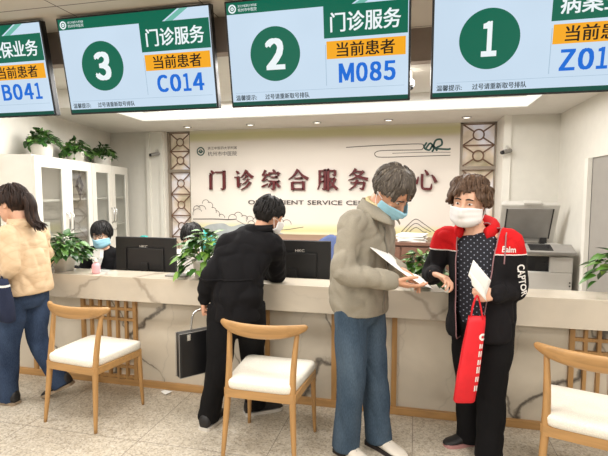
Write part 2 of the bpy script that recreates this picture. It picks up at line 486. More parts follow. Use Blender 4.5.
# ---------------------------------------------------------------- the setting
def sbox(name, lo, hi, m):
    return struct(MB().box(lo, hi).build(name, M[m]))
sbox('floor', (-8, -6, -.05), (5, 8, 0), 'floor')
sbox('ceiling', (-8, -6, 2.7), (5, 3.15, 2.8), 'hallceil')
sbox('ceiling_hall', (-.65, 3.15, 2.7), (5, 3.7, 2.8), 'hallceil')
sbox('trim_1', (-8, 3.15, 2.46), (-.65, 3.25, 2.7), 'bulk')
sbox('trim_2', (-.65, 3.7, 2.46), (5, 3.8, 2.7), 'bulk')
sbox('trim_3', (-.65, 3.25, 2.46), (-.6, 3.7, 2.7), 'bulk')
sbox('ceiling_inner', (-5.2, 3.25, 2.46), (-.65, 5.6, 2.5), 'ceil')
sbox('ceiling_inner_right', (-.65, 3.8, 2.46), (1.6, 5.6, 2.5), 'ceil')
# lowered soffit with the light coffer cut into its front
sbox('trim_4', (-5.2, 4.86, 2.28), (1.6, 6.5, 2.46), 'ceil')
sbox('trim_5', (.99, 3.8, 2.28), (1.6, 4.86, 2.46), 'ceil')
pl = [(-3.05, 4.86, 2.28), (-5.2, 4.86, 2.28), (-5.2, 3.9, 2.28), (-2.96, 3.9, 2.28)]
struct(MB().poly(pl, .18, (0, 0, 1)).build('trim_6', M['ceil']))
# walls
struct(MB().poly([(-3.43, 3.03, 0), (-4.27, 6.28, 0), (-4.37, 6.25, 0), (-3.53, 3.0, 0)], 2.46, (0, 0, 1)).build('wall_left', M['wall']))
sbox('wall_left_return', (-4.35, 5.77, 0), (-3.5, 5.87, 2.3), 'wall')
sbox('wall_left_pillar', (-3.565, 5.74, 0), (-3.30, 6.2, 2.28), 'white')
sbox('wall_back', (-2.955, 5.8, 0), (.475, 5.9, 2.28), 'signwall')
sbox('wall_right_pillar', (.875, 5.36, 0), (.95, 5.9, 2.28), 'white')
sbox('wall_right_return', (.95, 5.38, 0), (1.5, 5.48, 2.28), 'wall')
sbox('wall_back_behind', (-3.5, 6.02, 0), (1.0, 6.1, 2.3), 'wall')
w = MB()
w.box((1.42, 4.47, 0), (1.62, 5.4, 2.46)); w.box((1.42, 3.3, 1.77), (1.62, 4.47, 2.7)); w.box((1.42, 3.2, 0), (5, 3.3, 2.7))
struct(w.build('wall_right', M['wall']))
d = struct(MB().box((1.435, 3.3, 0), (1.54, 4.47, 1.77)).build('door_1', M['greydoor']))
dh = MB().tube([(1.435, 3.5, 1.0), (1.40, 3.5, 1.0), (1.40, 3.62, 1.0)], .009).build('door_handle', M['chrome'], d)
sbox('trim_7', (1.395, 4.44, 0), (1.43, 4.52, 1.77), 'white')
sbox('baseboard_right', (.96, 5.36, 0), (1.42, 5.38, .09), 'white')
# door casing mouldings on the left pillar
sbox('trim_8', (-3.56, 5.715, 0), (-3.51, 5.74, 2.27), 'white')
sbox('trim_9', (-3.36, 5.715, 0), (-3.31, 5.74, 2.27), 'white')

# cove lamps inside the coffer
cv = empty('cove_light', (-1.0, 4.85, 2.36), 'bright white linear cove light along the back edge of the ceiling coffer', 'light')
MB().box((-3.03, 4.845, 2.285), (.99, 4.86, 2.375)).build('light_strip', M['cove'], cv)
MB().box((.975, 3.85, 2.285), (.99, 4.84, 2.375)).build('light_strip', M['cove'], cv)
MB().poly([(-2.958, 3.92, 2.285), (-3.045, 4.845, 2.285), (-3.03, 4.845, 2.285), (-2.943, 3.92, 2.285)], .09, (0, 0, 1)).build('light_strip', M['cove'], cv)

# downlights
pos = ['leftmost, above the left lattice window', 'above the small green hospital emblem', 'above the middle of the dark red lettering', 'above the grey haired man', 'rightmost, above the right lattice window']
for i, x in enumerate([-2.77, -1.95, -1.137, -.325, .50]):
    dl = empty('downlight', (x, 5.38, 2.28), 'small round recessed ceiling downlight '+pos[i], 'light', 'recessed downlights in the soffit')
    MB().lathe([(.036, -.001), (.052, -.001), (.054, -.006), (.05, -.010), (.038, -.012), (.036, -.001)], (x, 5.38, 2.28), 24, 0, False).build('frame', M['chrome'], dl)
    MB().lathe([(.001, -.004), (.036, -.004), (.037, -.008), (.001, -.009)], (x, 5.38, 2.28), 24).build('diffuser', M['lens'], dl)

# lattice windows
def lattice(name, x0, x1, z0, z1, Y, ncell):
    fr = MB(); t = .018
    for a, b in (((x0, Y, z0), (x0+t*1.6, Y+.05, z1)), ((x1-t, Y, z0), (x1, Y+.05, z1)), ((x0, Y, z1-t), (x1, Y+.05, z1)), ((x0, Y, z0), (x1, Y+.05, z0+t))): fr.box(a, b)
    zm = 1.755; fr.box((x0, Y-.006, zm-.02), (x1, Y+.05, zm+.02))
    o = struct(fr.build(name, M['lattice_fr']))
    MB().box((x0, Y+.06, z0), (x1, Y+.07, z1)).build('pane', M['pane'], o)
    la = MB(); xa = x0+t*1.6; xb = x1-t; W = xb-xa; r = W*.17; cx = (xa+xb)/2; y = Y+.025
    def bar(p, q, rr=.0085): la.tube([(p[0], y, p[1]), (q[0], y, q[1])], rr, 6, 0, None, 1, False, 0, False)
    for zz0, zz1, n in ((zm+.02, z1-t, 2), (z0+t, zm-.02, ncell)):
        h = (zz1-zz0)/n
        for k in range(n):
            c = zz0+(k+.5)*h; b0 = zz0+k*h; b1 = b0+h
            ring = [V((cx+r*cos(2*pi*j/24), y, c+r*sin(2*pi*j/24))) for j in range(24)]
            rs = []
            for j in range(24):
                d = (ring[j]-V((cx, y, c))).normalized()
                rs.append([ring[j]+d*(.0085*cos(q))+V((0, 1, 0))*(.0085*sin(q)) for q in [i*pi/3 for i in range(6)]])
            la.rings(rs, 0, True, False, True)
            for sx, ex in ((-1, xa), (1, xb)):
                for sz, ez in ((-1, b0), (1, b1)):
                    d = V((ex-cx, 0, ez-c)).normalized()*r
                    bar((cx+d.x, c+d.z), (ex, ez))
            bar((xa, b1), (xb, b1))
    la.build('lattice', M['bronze'], o)
lattice('window_1', -3.30, -2.957, .55, 2.28, 5.82, 4)
lattice('window_2', .478, .875, .55, 2.28, 5.82, 4)
sbox('wall_left_sill', (-3.30, 5.82, 0), (-2.957, 5.9, .55), 'wall')
sbox('wall_right_sill', (.478, 5.82, 0), (.875, 5.9, .55), 'wall')

# security cameras on the pillars
for (x, y, z), lab in (((-3.40, 5.70, 1.98), 'small dark security camera on the white pillar left of the sign wall'), ((.905, 5.32, 1.905), 'small dark security camera on the white pillar right of the sign wall')):
    e = empty('security_camera', (x, y, z), lab, 'camera', 'security cameras on the pillars')
    MB().tube([(x, y+.04, z+.05), (x, y+.01, z+.05), (x, y-.01, z+.01)], .012, 8).build('bracket', M['grey_pl'], e)
    c = MB(); c.tube([(x+.03, y+.01, z+.005), (x-.035, y-.035, z-.012)], .024, 14); c.build('camera_body', M['grey_md'], e)
    MB().tube([(x-.035, y-.035, z-.012), (x-.055, y-.048, z-.017)], .021, 14).build('camera_lens', M['dark_gl'], e)
(x, y, z) = (-.075, 3.95, 2.33)
e = empty('dome_camera', (x, y, 2.46), 'small white ceiling camera with dark lens in the gap between screens 2 and 1', 'camera')
MB().tube([(x, y, 2.455), (x, y, z+.05)], .014, 8).build('drop_rod', M['white'], e)
MB().lathe([(.015, .06), (.036, .045), (.04, .01), (.036, 0)], (x, y, z), 20).build('housing', M['white'], e)
MB().lathe([(.035, 0), (.03, -.018), (.015, -.03), (.002, -.033)], (x, y, z), 20).build('lens_dome', M['dark_gl'], e)

# ---------------------------------------------------------------- sign on the wall
GL = {
'门': [('p', [(17, 97, 3), (22, 90, 8), (29, 82, 10)]), ('v', 14, 2, 76), ('h', 40, 88, 88), ('v', 86, 8, 90), ('p', [(87, 12, 9), (80, 4, 8), (68, 7, 2)])],
'诊': [('p', [(12, 93, 3), (18, 88, 8), (24, 80, 9)]), ('h', 3, 26, 62), ('v', 22, 14, 63), ('p', [(20, 14, 9), (27, 20, 6), (38, 34, 2)]), ('p', [(66, 97, 9), (54, 78, 6), (36, 60, 2)]), ('p', [(64, 94, 4), (78, 76, 9), (98, 61, 11)]), ('p', [(68, 72, 8), (60, 60, 5), (46, 50, 2)]), ('p', [(76, 54, 8), (63, 38, 5), (44, 27, 2)]), ('p', [(86, 38, 9), (66, 16, 6), (36, 0, 2)])],
'综': [('p', [(24, 96, 9), (17, 82, 6), (8, 71, 4)]), ('p', [(8, 71, 6), (32, 74, 4)]), ('p', [(34, 78, 9), (22, 60, 6), (7, 43, 5)]), ('p', [(7, 43, 6), (36, 51, 3)]), ('p', [(4, 14, 4), (18, 20, 7), (37, 30, 3)]), ('p', [(64, 99, 4), (68, 92, 8), (73, 85, 10)]), ('p', [(45, 86, 3), (44, 76, 7), (40, 68, 9)]), ('h', 45, 93, 82), ('p', [(95, 84, 9), (91, 76, 6), (86, 68, 3)]), ('h', 51, 86, 62), ('h', 41, 97, 42), ('v', 69, 6, 42), ('p', [(70, 9, 9), (64, 2, 7), (54, 7, 2)]), ('p', [(54, 33, 8), (48, 22, 6), (40, 11, 2)]), ('p', [(80, 34, 4), (88, 25, 8), (96, 13, 10)])],
'合': [('p', [(50, 98, 11), (30, 70, 7), (2, 50, 2)]), ('p', [(50, 95, 4), (70, 70, 9), (99, 52, 12)]), ('h', 32, 70, 56), ('v', 22, -2, 38), ('h', 22, 78, 37), ('v', 77, -2, 38), ('h', 22, 78, 5)],
'服': [('p', [(13, 93, 9), (13, 40, 8), (10, 18, 5), (3, 1, 2)]), ('h', 13, 39, 90), ('v', 38, 6, 92), ('p', [(39, 9, 9), (34, 2, 7), (25, 7, 2)]), ('h', 13, 38, 65), ('h', 13, 38, 40), ('h', 54, 88, 90), ('v', 54, -2, 92), ('p', [(87, 92, 9), (87, 78, 9), (85, 68, 8), (74, 73, 2)]), ('h', 54, 88, 53), ('p', [(88, 54, 9), (78, 28, 7), (58, 2, 2)]), ('p', [(61, 50, 3), (76, 24, 9), (98, 3, 11)])],
'务': [('p', [(40, 99, 10), (28, 82, 6), (9, 66, 2)]), ('h', 34, 77, 85), ('p', [(77, 87, 10), (52, 63, 7), (5, 45, 2)]), ('p', [(29, 76, 3), (54, 61, 9), (97, 49, 12)]), ('h', 16, 82, 34), ('p', [(81, 36, 10), (78, 18, 9), (72, 3, 9), (58, 9, 2)]), ('p', [(46, 48, 10), (38, 22, 7), (8, 0, 2)])],
'中': [('v', 15, 32, 78), ('h', 13, 86, 75), ('v', 85, 32, 78), ('h', 15, 85, 38), ('v', 50, -4, 99)],
'心': [('p', [(17, 60, 3), (14, 44, 8), (8, 26, 11)]), ('p', [(34, 72, 10), (34, 20, 9), (40, 6, 9), (56, 4, 9), (72, 6, 9), (76, 28, 3)]), ('p', [(45, 90, 3), (52, 80, 9), (60, 66, 11)]), ('p', [(75, 68, 3), (85, 54, 10), (95, 34, 12)])],
}
def stroke(mb, pts, fn, depth):
    """pts: (x, y, width) tapered brush stroke extruded by depth"""
    P = [V((p[0], p[1], 0)) for p in pts]; R = [p[2]*1.28 for p in pts]
    if len(P) > 2: P, R = resample(P, R, 4)
    L = []; Rr = []
    for i in range(len(P)):
        d = (P[min(i+1, len(P)-1)]-P[max(i-1, 0)]).normalized(); n = V((-d.y, d.x, 0))*R[i]/2
        L.append(P[i]+n); Rr.append(P[i]-n)
    n = len(P); vs = []
    for dd in (0, depth):
        vs += [fn(p.x, p.y, dd) for p in L]+[fn(p.x, p.y, dd) for p in Rr]
    fs = []
    for i in range(n-1):
        a, b, c, d = i, i+1, n+i+1, n+i
        fs += [(2*n+a, 2*n+b, 2*n+c, 2*n+d), (a, d, c, b), (a, b, 2*n+b, 2*n+a), (d, 2*n+d, 2*n+c, c)]
    fs += [(0, 2*n, 3*n, n), (n-1, 2*n-1, 4*n-1, 3*n-1)]
    mb.add(vs, fs)
def glyph(mb, ch, fn, depth):
    for i, s in enumerate(GL[ch]):
        k = depth*(1+.02*i)
        if s[0] == 'h':
            _, x0, x1, y = s
            stroke(mb, [(x0, y, 5.5), (x1, y, 5.5)], fn, k)
            vs = [fn(x1+3, y-2.7, 0), fn(x1-12, y-2.7, 0), fn(x1-5, y+7, 0), fn(x1+3, y-2.7, k), fn(x1-12, y-2.7, k), fn(x1-5, y+7, k)]
            mb.add(vs, [(0, 1, 2), (3, 5, 4), (0, 3, 4, 1), (1, 4, 5, 2), (2, 5, 3, 0)])
        elif s[0] == 'v':
            _, x, y0, y1 = s; stroke(mb, [(x, y0, 11), (x, y0+6, 10), (x, y1-6, 10.5), (x-1, y1+1, 13)], fn, k)
        else: stroke(mb, s[1], fn, k)
sg = empty('wall_sign', (-1.25, 5.8, 1.45), 'large dark red raised Chinese lettering with small English line below, on the cream back wall', 'sign')
YS = 5.8
for ch, x0 in zip('门诊综合服务中心', [-2.69, -2.325, -1.96, -1.595, -1.22, -.84, -.44, -.035]):
    b = MB(); s = .262/100
    glyph(b, ch, lambda u, v, d, x0=x0, s=s: V((x0+u*s, YS-.001-d, 1.502+v*s)), .035)
    b.build('raised_character', M['red_letter'], sg)
wl = []
for wd_ in ('OUTPATIENT', 'SERVICE', 'CENTER'):
    q = [p.x for p in text_geo(wd_)[0]]; wl.append((wd_, max(q)-min(q)))
gap = .38; sc_ = 1.74/(sum(x for _, x in wl)+2*gap); u0 = -2.14
for wd_, x in wl:
    b = MB(); text_fit(b, wd_, u0, u0+x*sc_, 1.315, 1.37, lambda u, v, d: V((u, YS-.002-d, v)), .01, 0, .006)
    b.build('small_lettering', M['letter_dk'], sg); u0 += (x+gap)*sc_
# small emblem with two lines of print
eb = empty('wall_emblem', (-2.5, 5.8, 2.0), 'small dark green hospital emblem with two printed lines, top left of the cream wall', 'emblem')
def ringflat(mb, cx, cz, r0, r1, fn, n=28, mi=0):
    vs = [fn(cx+r0*cos(2*pi*k/n), cz+r0*sin(2*pi*k/n), 0) for k in range(n)]+[fn(cx+r1*cos(2*pi*k/n), cz+r1*sin(2*pi*k/n), 0) for k in range(n)]
    mb.add(vs, [(k, (k+1) % n, n+(k+1) % n, n+k) for k in range(n)], mi)
fw = lambda u, v, d: V((u, YS-.003-d, v))
b = MB(); ringflat(b, -2.80, 2.01, .042, .058, fw)
ringflat(b, -2.80, 2.01, .012, .026, fw)
b.poly([fw(-2.835, 2.0, 0), fw(-2.765, 2.0, 0), fw(-2.765, 2.012, 0), fw(-2.835, 2.012, 0)])
b.build('emblem_ring', M['logo_gr'], eb)
b = MB()
text_fit(b, '浙江中医药大学附属', -2.70, -2.29, 2.03, 2.068, fw, .0)
text_fit(b, '杭州市中医院', -2.70, -2.29, 1.945, 2.005, fw, .0)
b.build('emblem_print', M['letter_dk'], eb)
# printed line drawing of hills, trees and clouds: flat print on the wall
wb = bpy.data.objects['wall_back']
b = MB()
def line(pts, wd=.007, sub=5):
    P, R = resample([V((x, z, 0)) for x, z in pts], [wd]*len(pts), sub)
    L = []; Q = []
    for i in range(len(P)):
        d = (P[min(i+1, len(P)-1)]-P[max(i-1, 0)]).normalized(); n = V((-d.y, d.x, 0))*wd/2
        L.append(fw(P[i].x+n.x, P[i].y+n.y, 0)); Q.append(fw(P[i].x-n.x, P[i].y-n.y, 0))
    n = len(P); b.add(L+Q, [(i, i+1, n+i+1, n+i) for i in range(n-1)])
def arc(cx, cz, r, a0, a1, k=9): line([(cx+r*cos(a0+(a1-a0)*i/(k-1)), cz+r*sin(a0+(a1-a0)*i/(k-1))) for i in range(k)], .007, 2)
for cx, cz, r, a0, a1 in [(-2.87, 1.24, .05, .2, 3.6), (-2.80, 1.235, .06, .1, 2.6), (-2.86, 1.18, .07, .5, 3.4), (-2.74, 1.32, .05, .1, 3.2), (-2.69, 1.29, .05, -.6, 2.0), (-2.64, 1.22, .05, -.5, 1.9), (-2.60, 1.17, .06, -.4, 1.6), (-2.52, 1.13, .05, 0, 2.4),
        (-2.36, 1.12, .06, .3, 3.4), (-2.28, 1.15, .06, .1, 2.9), (-2.2, 1.12, .05, -.2, 2.4), (-2.12, 1.11, .05, .2, 3.6), (-2.02, 1.09, .06, .2, 3.0), (-1.96, 1.15, .06, -.2, 3.3), (-1.88, 1.13, .06, -.8, 2.2), (-1.83, 1.07, .05, -.8, 1.6), (-2.10, 1.05, .05, .2, 2.9), (-1.72, 1.08, .06, .2, 3), (-1.62, 1.06, .06, 0, 2.6)]:
    arc(cx, cz, r, a0, a1)
line([(-2.93, 1.11), (-2.6, 1.115), (-2.42, 1.11), (-2.3, 1.12)], .012)
line([(-2.3, 1.10), (-2.1, 1.02), (-1.9, 1.06), (-1.7, .99), (-1.4, 1.03)], .007)
# clouds top right
line([(-.86, 2.022), (-.5, 2.036), (0, 2.045), (.06, 2.02), (.05, 1.985), (0, 1.975), (-.4, 1.975), (-.5, 1.955), (-.5, 1.915), (-.42, 1.895), (0, 1.9), (.37, 1.905)], .009)
line([(-.3, 1.94), (.1, 1.945), (.37, 1.94)], .006)
for dx in (0, .05, .1): line([(-.18+dx, .99), (-.06, 1.12-dx), (.0, 1.15-dx), (.08, 1.10-dx), (.22-dx, 1.0)], .008)
b.build('line_drawing', M['line'], wb)
b = MB()
def blob(pts): 
    P, R = resample([V((x, z, 0)) for x, z in pts+pts[:1]], [0]*(len(pts)+1), 5); b.add([V((p.x, YS-.0015, p.y)) for p in P[:-1]], [tuple(range(len(P)-1))])
blob([(-2.80, .86), (-2.84, .94), (-2.72, 1.03), (-2.5, 1.06), (-2.38, 1.02), (-2.2, 1.06), (-2.05, 1.02), (-1.9, .97), (-1.7, .95), (-1.6, .86)])
b.build('colour_wash', M['wash'], wb)
b = MB()
for pts in ([(.10, 2.06), (.07, 2.0), (.13, 1.97), (.17, 2.02), (.22, 1.96)], [(.17, 2.0), (.2, 2.08), (.26, 2.09), (.27, 2.03), (.21, 1.99), (.34, 1.975), (.37, 1.985)], [(.09, 1.99), (.14, 2.05), (.18, 1.99), (.16, 1.95)]): line(pts, .022)
b.build('cloud_motif', M['logo_gr'], wb)
# ---------------------------------------------------------------- hanging queue screens
def screen(cx, service, ticket, num, label, tk_align=(.625, .925)):
    Wd, H = 1.15, .648
    e = empty('queue_screen', (cx, 3.0, 2.047), label, 'screen', 'queue screens hung above the counter')
    def L(u, v, d=0):  # u,v fractions from top left of the display; local frame, tilted below
        return V(((u-.5)*Wd, -.031-d, (1-v)*H))
    hb = MB(); hb.box((-Wd/2, -.03, 0), (Wd/2, .02, H), 0, .006); hb.box((-.35, .02, .12), (.35, .06, H-.1), 0, .01)
    hb.build('housing', M['bezel'], e, True)
    def rect(name, u0, v0, u1, v1, m, d):
        return MB().poly([L(u0, v0, d), L(u1, v0, d), L(u1, v1, d), L(u0, v1, d)]).build(name, M[m], e, True)
    a, c = .011, .018
    rect('display_panel', a, c, 1-a, 1-c, 's_bg', 0)
    hd = MB().poly([L(a, c, .0008), L(.80, c, .0008), L(.70, .125, .0008), L(a, .125, .0008)])
    hd.build('header_band', M['s_gr'], e, True)
    MB().poly([L(.815, c, .0008), L(.865, c, .0008), L(.765, .125, .0008), L(.715, .125, .0008)]).build('header_stripe', M['s_gr2'], e, True)
    rect('footer_band', a, .945, 1-a, 1-c, 's_dk', .0008)
    rect('divider', .555, .46, .558, .83, 's_ln', .0008); rect('divider', .03, .858, .97, .861, 's_ln', .0008)
    f = lambda u, v, d: L(u, 1-v, .0016)
    lg = MB(); ringflat(lg, 0, 0, .017, .026, lambda u, v, d: L(.045+u/Wd, .075, .0016)+V((0, 0, v)))
    ringflat(lg, 0, 0, .004, .011, lambda u, v, d: L(.045+u/Wd, .075, .0016)+V((0, 0, v)))
    text_fit(lg, '浙江中医药大学附属', .078, .185, 1-.066, 1-.043, f); text_fit(lg, '杭州市中医院', .078, .185, 1-.106, 1-.074, f)
    lg.build('header_print', M['s_wh'], e, True)
    n = 56; dm = MB().add([L(.275, .51, .0012)+V((.163*cos(2*pi*k/n), 0, .163*sin(2*pi*k/n))) for k in range(n)], [tuple(range(n))])
    disc = dm.build('number_disc', M['s_gr'], e, True)
    nu = .036 if num == '1' else .055
    t = MB()
    wide_fit(t, num, .275-nu, .275+nu, 1-.655, 1-.365, lambda u, v, d: L(u, 1-v, .002), .045)
    t.build('window_number', M['s_wh'], disc, True)
    sp = rect('service_panel', .55, .125, .985, .405, 's_gr', .0008)
    if service:
        t = MB(); text_fit(t, service, .585, .95, 1-.355, 1-.185, f, .02); t.build('service_text', M['s_wh'], sp, True)
    pp = rect('patient_panel', .562, .432, .975, .590, 's_or', .0008)
    t = MB(); text_fit(t, '当前患者', .615, .92, 1-.575, 1-.447, f, .02); t.build('patient_text', M['s_tx'], pp, True)
    t = MB(); wide_fit(t, ticket, tk_align[0], tk_align[1], 1-.81, 1-.635, f, .04); t.build('ticket_number', M['s_bl'], e, True)
    t = MB(); text_fit(t, '温馨提示:', .03, .155, 1-.932, 1-.880, f, .02); t.build('notice_heading', M['s_gy'], e, True)
    t = MB(); text_fit(t, '过号请重新取号排队', .205, .46, 1-.932, 1-.880, f, .02); t.build('notice_text', M['s_gy'], e, True)
    e.rotation_euler = (radians(10.2), 0, 0)
    # pole to the hall ceiling
    for sx in (-.28, .28):
        MB().tube([(sx, .05, .4), (sx, .12, .66)], .016, 10, 0, None, 1, False).build('hanging_pole', M['steel_d'], e, True)
screen(-3.15, '医保业务', 'B041', '4', 'hanging queue screen at far left, cut by the frame, showing ticket B041')
screen(-1.873, '门诊服务', 'C014', '3', 'hanging queue screen with a green disc 3 and ticket C014')
screen(-.628, '门诊服务', 'M085', '2', 'hanging queue screen with a green disc 2 and ticket M085')
screen(.640, '病案业务', 'Z01', '1', 'hanging queue screen at right with a green disc 1 and ticket beginning Z01', (.60, .81))

# ---------------------------------------------------------------- reception counter
rc = empty('reception_counter', (-1.0, 3.15, 0), 'long pale veined marble reception counter with wooden lattice insets', 'counter')
MB().box((-3.42, 2.98, .69), (1.41, 3.23, .87), 0, .004).build('ledge', M['marble'], rc)
MB().box((-3.42, 3.12, .05), (1.41, 3.20, .69)).build('front_panel', M['marble_d'], rc)
MB().box((-3.42, 3.095, 0), (1.41, 3.2, .05), 0, .003).build('base_strip', M['woodx'], rc)
for x in (-2.985, -1.014, -.535, -.128, .42): MB().box((x-.017, 3.104, .05), (x+.017, 3.125, .69)).build('wood_strip', M['wood'], rc)
def grille(x0, x1):
    g = MB(); y0, y1 = 3.095, 3.122
    n = 6
    for k in range(n+1):
        x = x0+(x1-x0)*k/n; w = .014 if k in (0, n) else .010
        g.box((x-w, y0, .05), (x+w, y1, .69))
    for z in (.675, .595, .515, .225, .145, .065): g.box((x0, y0+.002, z-.010), (x1, y1, z+.010))
    g.build('lattice_inset', M['wood'], rc)
grille(-2.52, -2.065); grille(.935, 1.38)
sd = empty('staff_desk', (-.8, 3.6, 0), 'white staff desk behind the marble counter ledge', 'desk')
MB().box((-2.85, 3.235, .70), (1.25, 3.78, .735), 0, .003).build('desk_top', M['grey_pl'], sd)
for x in (-2.8, -1.7, -.4, 1.2): MB().box((x-.015, 3.24, 0), (x+.015, 3.76, .70)).build('side_panel', M['grey_pl'], sd)
# credenza against the back wall
cr = empty('credenza', (-.7, 5.5, 0), 'low dark brown credenza along the foot of the sign wall', 'cabinet')
MB().box((-1.75, 5.2, 0), (.38, 5.78, .90)).build('body', M['brown'], cr)
MB().box((-1.78, 5.17, .90), (.41, 5.79, .935), 0, .003).build('top', M['brown'], cr)
for k in range(4):
    x = -1.74+k*.53; dr = MB().box((x, 5.185, .08), (x+.51, 5.2, .88), 0, .003).build('door', M['brown'], cr)
    MB().box((x+.45, 5.17, .6), (x+.465, 5.186, .72)).build('handle', M['chrome'], dr)
ps = empty('paper_stack', (-.03, 5.3, .935), 'untidy stack of white papers on the brown credenza beside the red jacketed woman', 'papers')
for k in range(7):
    a = random.uniform(-.25, .25); c = V((-.05+random.uniform(-.02, .02), 5.33, .935+k*.012))
    q = MB().box((-.15, -.11, 0), (.15, .11, .011)); q.xf(Matrix.Translation(c) @ Matrix.Rotation(a, 4, 'Z')); q.build('sheet', M['paper'], ps)
# ---------------------------------------------------------------- glass cabinets on the left
CA = atan2(2.30, -.66); Lc = 1.19
def cab_pt(x, y, z): return V((-3.14+cos(CA)*x-sin(CA)*y, 3.35+sin(CA)*x+cos(CA)*y, z))
for i in range(2):
    o3 = cab_pt(i*(Lc+.008), 0, 0)
    cb = empty('glass_cabinet', o3, ['white cabinet with glass doors, the nearer of the two, left of the seated clerk', 'white cabinet with glass doors, the farther of the two, behind the seated clerk in glasses'][i], 'cabinet', 'white glass cabinets along the left wall', CA)
    D, H = .30, 1.80
    b = MB(); t = .018
    b.box((0, .02, 0), (t, D, H)); b.box((Lc-t, .02, 0), (Lc, D, H)); b.box((t, D-t, 0), (Lc-t, D, H)); b.box((t, .02, H-t), (Lc-t, D-t, H)); b.box((t, .02, 0), (Lc-t, D-t, .06)); b.box((Lc/2-t/2, .03, .06), (Lc/2+t/2, D-t, H-t))
    b.build('body', M['white'], cb, True)
    for z in (.72, 1.06, 1.395): MB().box((t, .035, z), (Lc-t, D-t, z+.018)).build('shelf', M['white'], cb, True)
    for k in range(2):
        x0 = .004+k*Lc/2; x1 = x0+Lc/2-.008; s = .105
        b = MB(); b.box((x0, 0, .02), (x0+s, .02, H-.005), 0, .003); b.box((x1-s, 0, .02), (x1, .02, H-.005), 0, .003)
        b.box((x0+s, 0, H-.10), (x1-s, .02, H-.005)); b.box((x0+s, 0, .02), (x1-s, .02, .62))
        d = b.build('door', M['white'], cb, True)
        MB().box((x0+s, .008, .62), (x1-s, .013, H-.10)).build('glass_pane', M['glass'], d, True)
        hx = x1-.04 if k == 0 else x0+.04
        MB().tube([(hx, 0, 1.10), (hx, -.028, 1.12), (hx, -.03, 1.19), (hx, -.028, 1.26), (hx, 0, 1.28)], .009, 8).build('handle', M['chrome'], d, True)
        lk = MB(); lk.tube([(hx+.012, .001, 1.02), (hx+.012, -.014, 1.02)], .012, 10); lk.build('lock', M['chrome'], d, True)
# things seen dimly on the shelves
def on_shelf(name, cat, lab, x, y, z, sx, sy, sz, m):
    e = MB(); e.box((-sx/2, -sy/2, 0), (sx/2, sy/2, sz), 0, .004); Mx = Matrix.Translation(cab_pt(x, y, z)) @ Matrix.Rotation(CA, 4, 'Z')
    c = cab_pt(x, y, z); e.xf(Mx); tag(e.build(name, M[m], None, False, c), lab, cat)
on_shelf('storage_box', 'box', 'brown box on the middle shelf of the farther glass cabinet', 1.50, .18, 1.078, .16, .14, .20, 'brown')
on_shelf('file_folder', 'folder', 'pale folder on the top shelf of the farther glass cabinet', 1.86, .2, 1.413, .05, .18, .26, 'grey_pl')
on_shelf('paper_box', 'box', 'white carton on the lower glass shelf of the nearer cabinet', .32, .18, 1.078, .22, .16, .12, 'paper')
# square knot ornament hung inside the second door
e = MB()
for rr in (.085, .05):
    P = [V((.905, .016, 1.545))+V((rr*cos(q), 0, rr*1.25*sin(q))) for q in (0, pi/2, pi, 1.5*pi, 0)]
    for a, b_ in zip(P, P[1:]): e.tube([a, b_], .007, 6)
e.tube([(.905, .016, 1.65), (.905, .016, 1.70)], .003, 6); e.tube([(.905, .016, 1.44), (.905, .016, 1.40)], .006, 6)
c = cab_pt(.905, .016, 1.545); e.xf(Matrix.Translation(cab_pt(0, 0, 0)) @ Matrix.Rotation(CA, 4, 'Z'))
tag(e.build('hanging_ornament', M['steel_d'], None, False, c), 'dark diamond shaped ornament hanging inside the nearer glass cabinet', 'ornament')

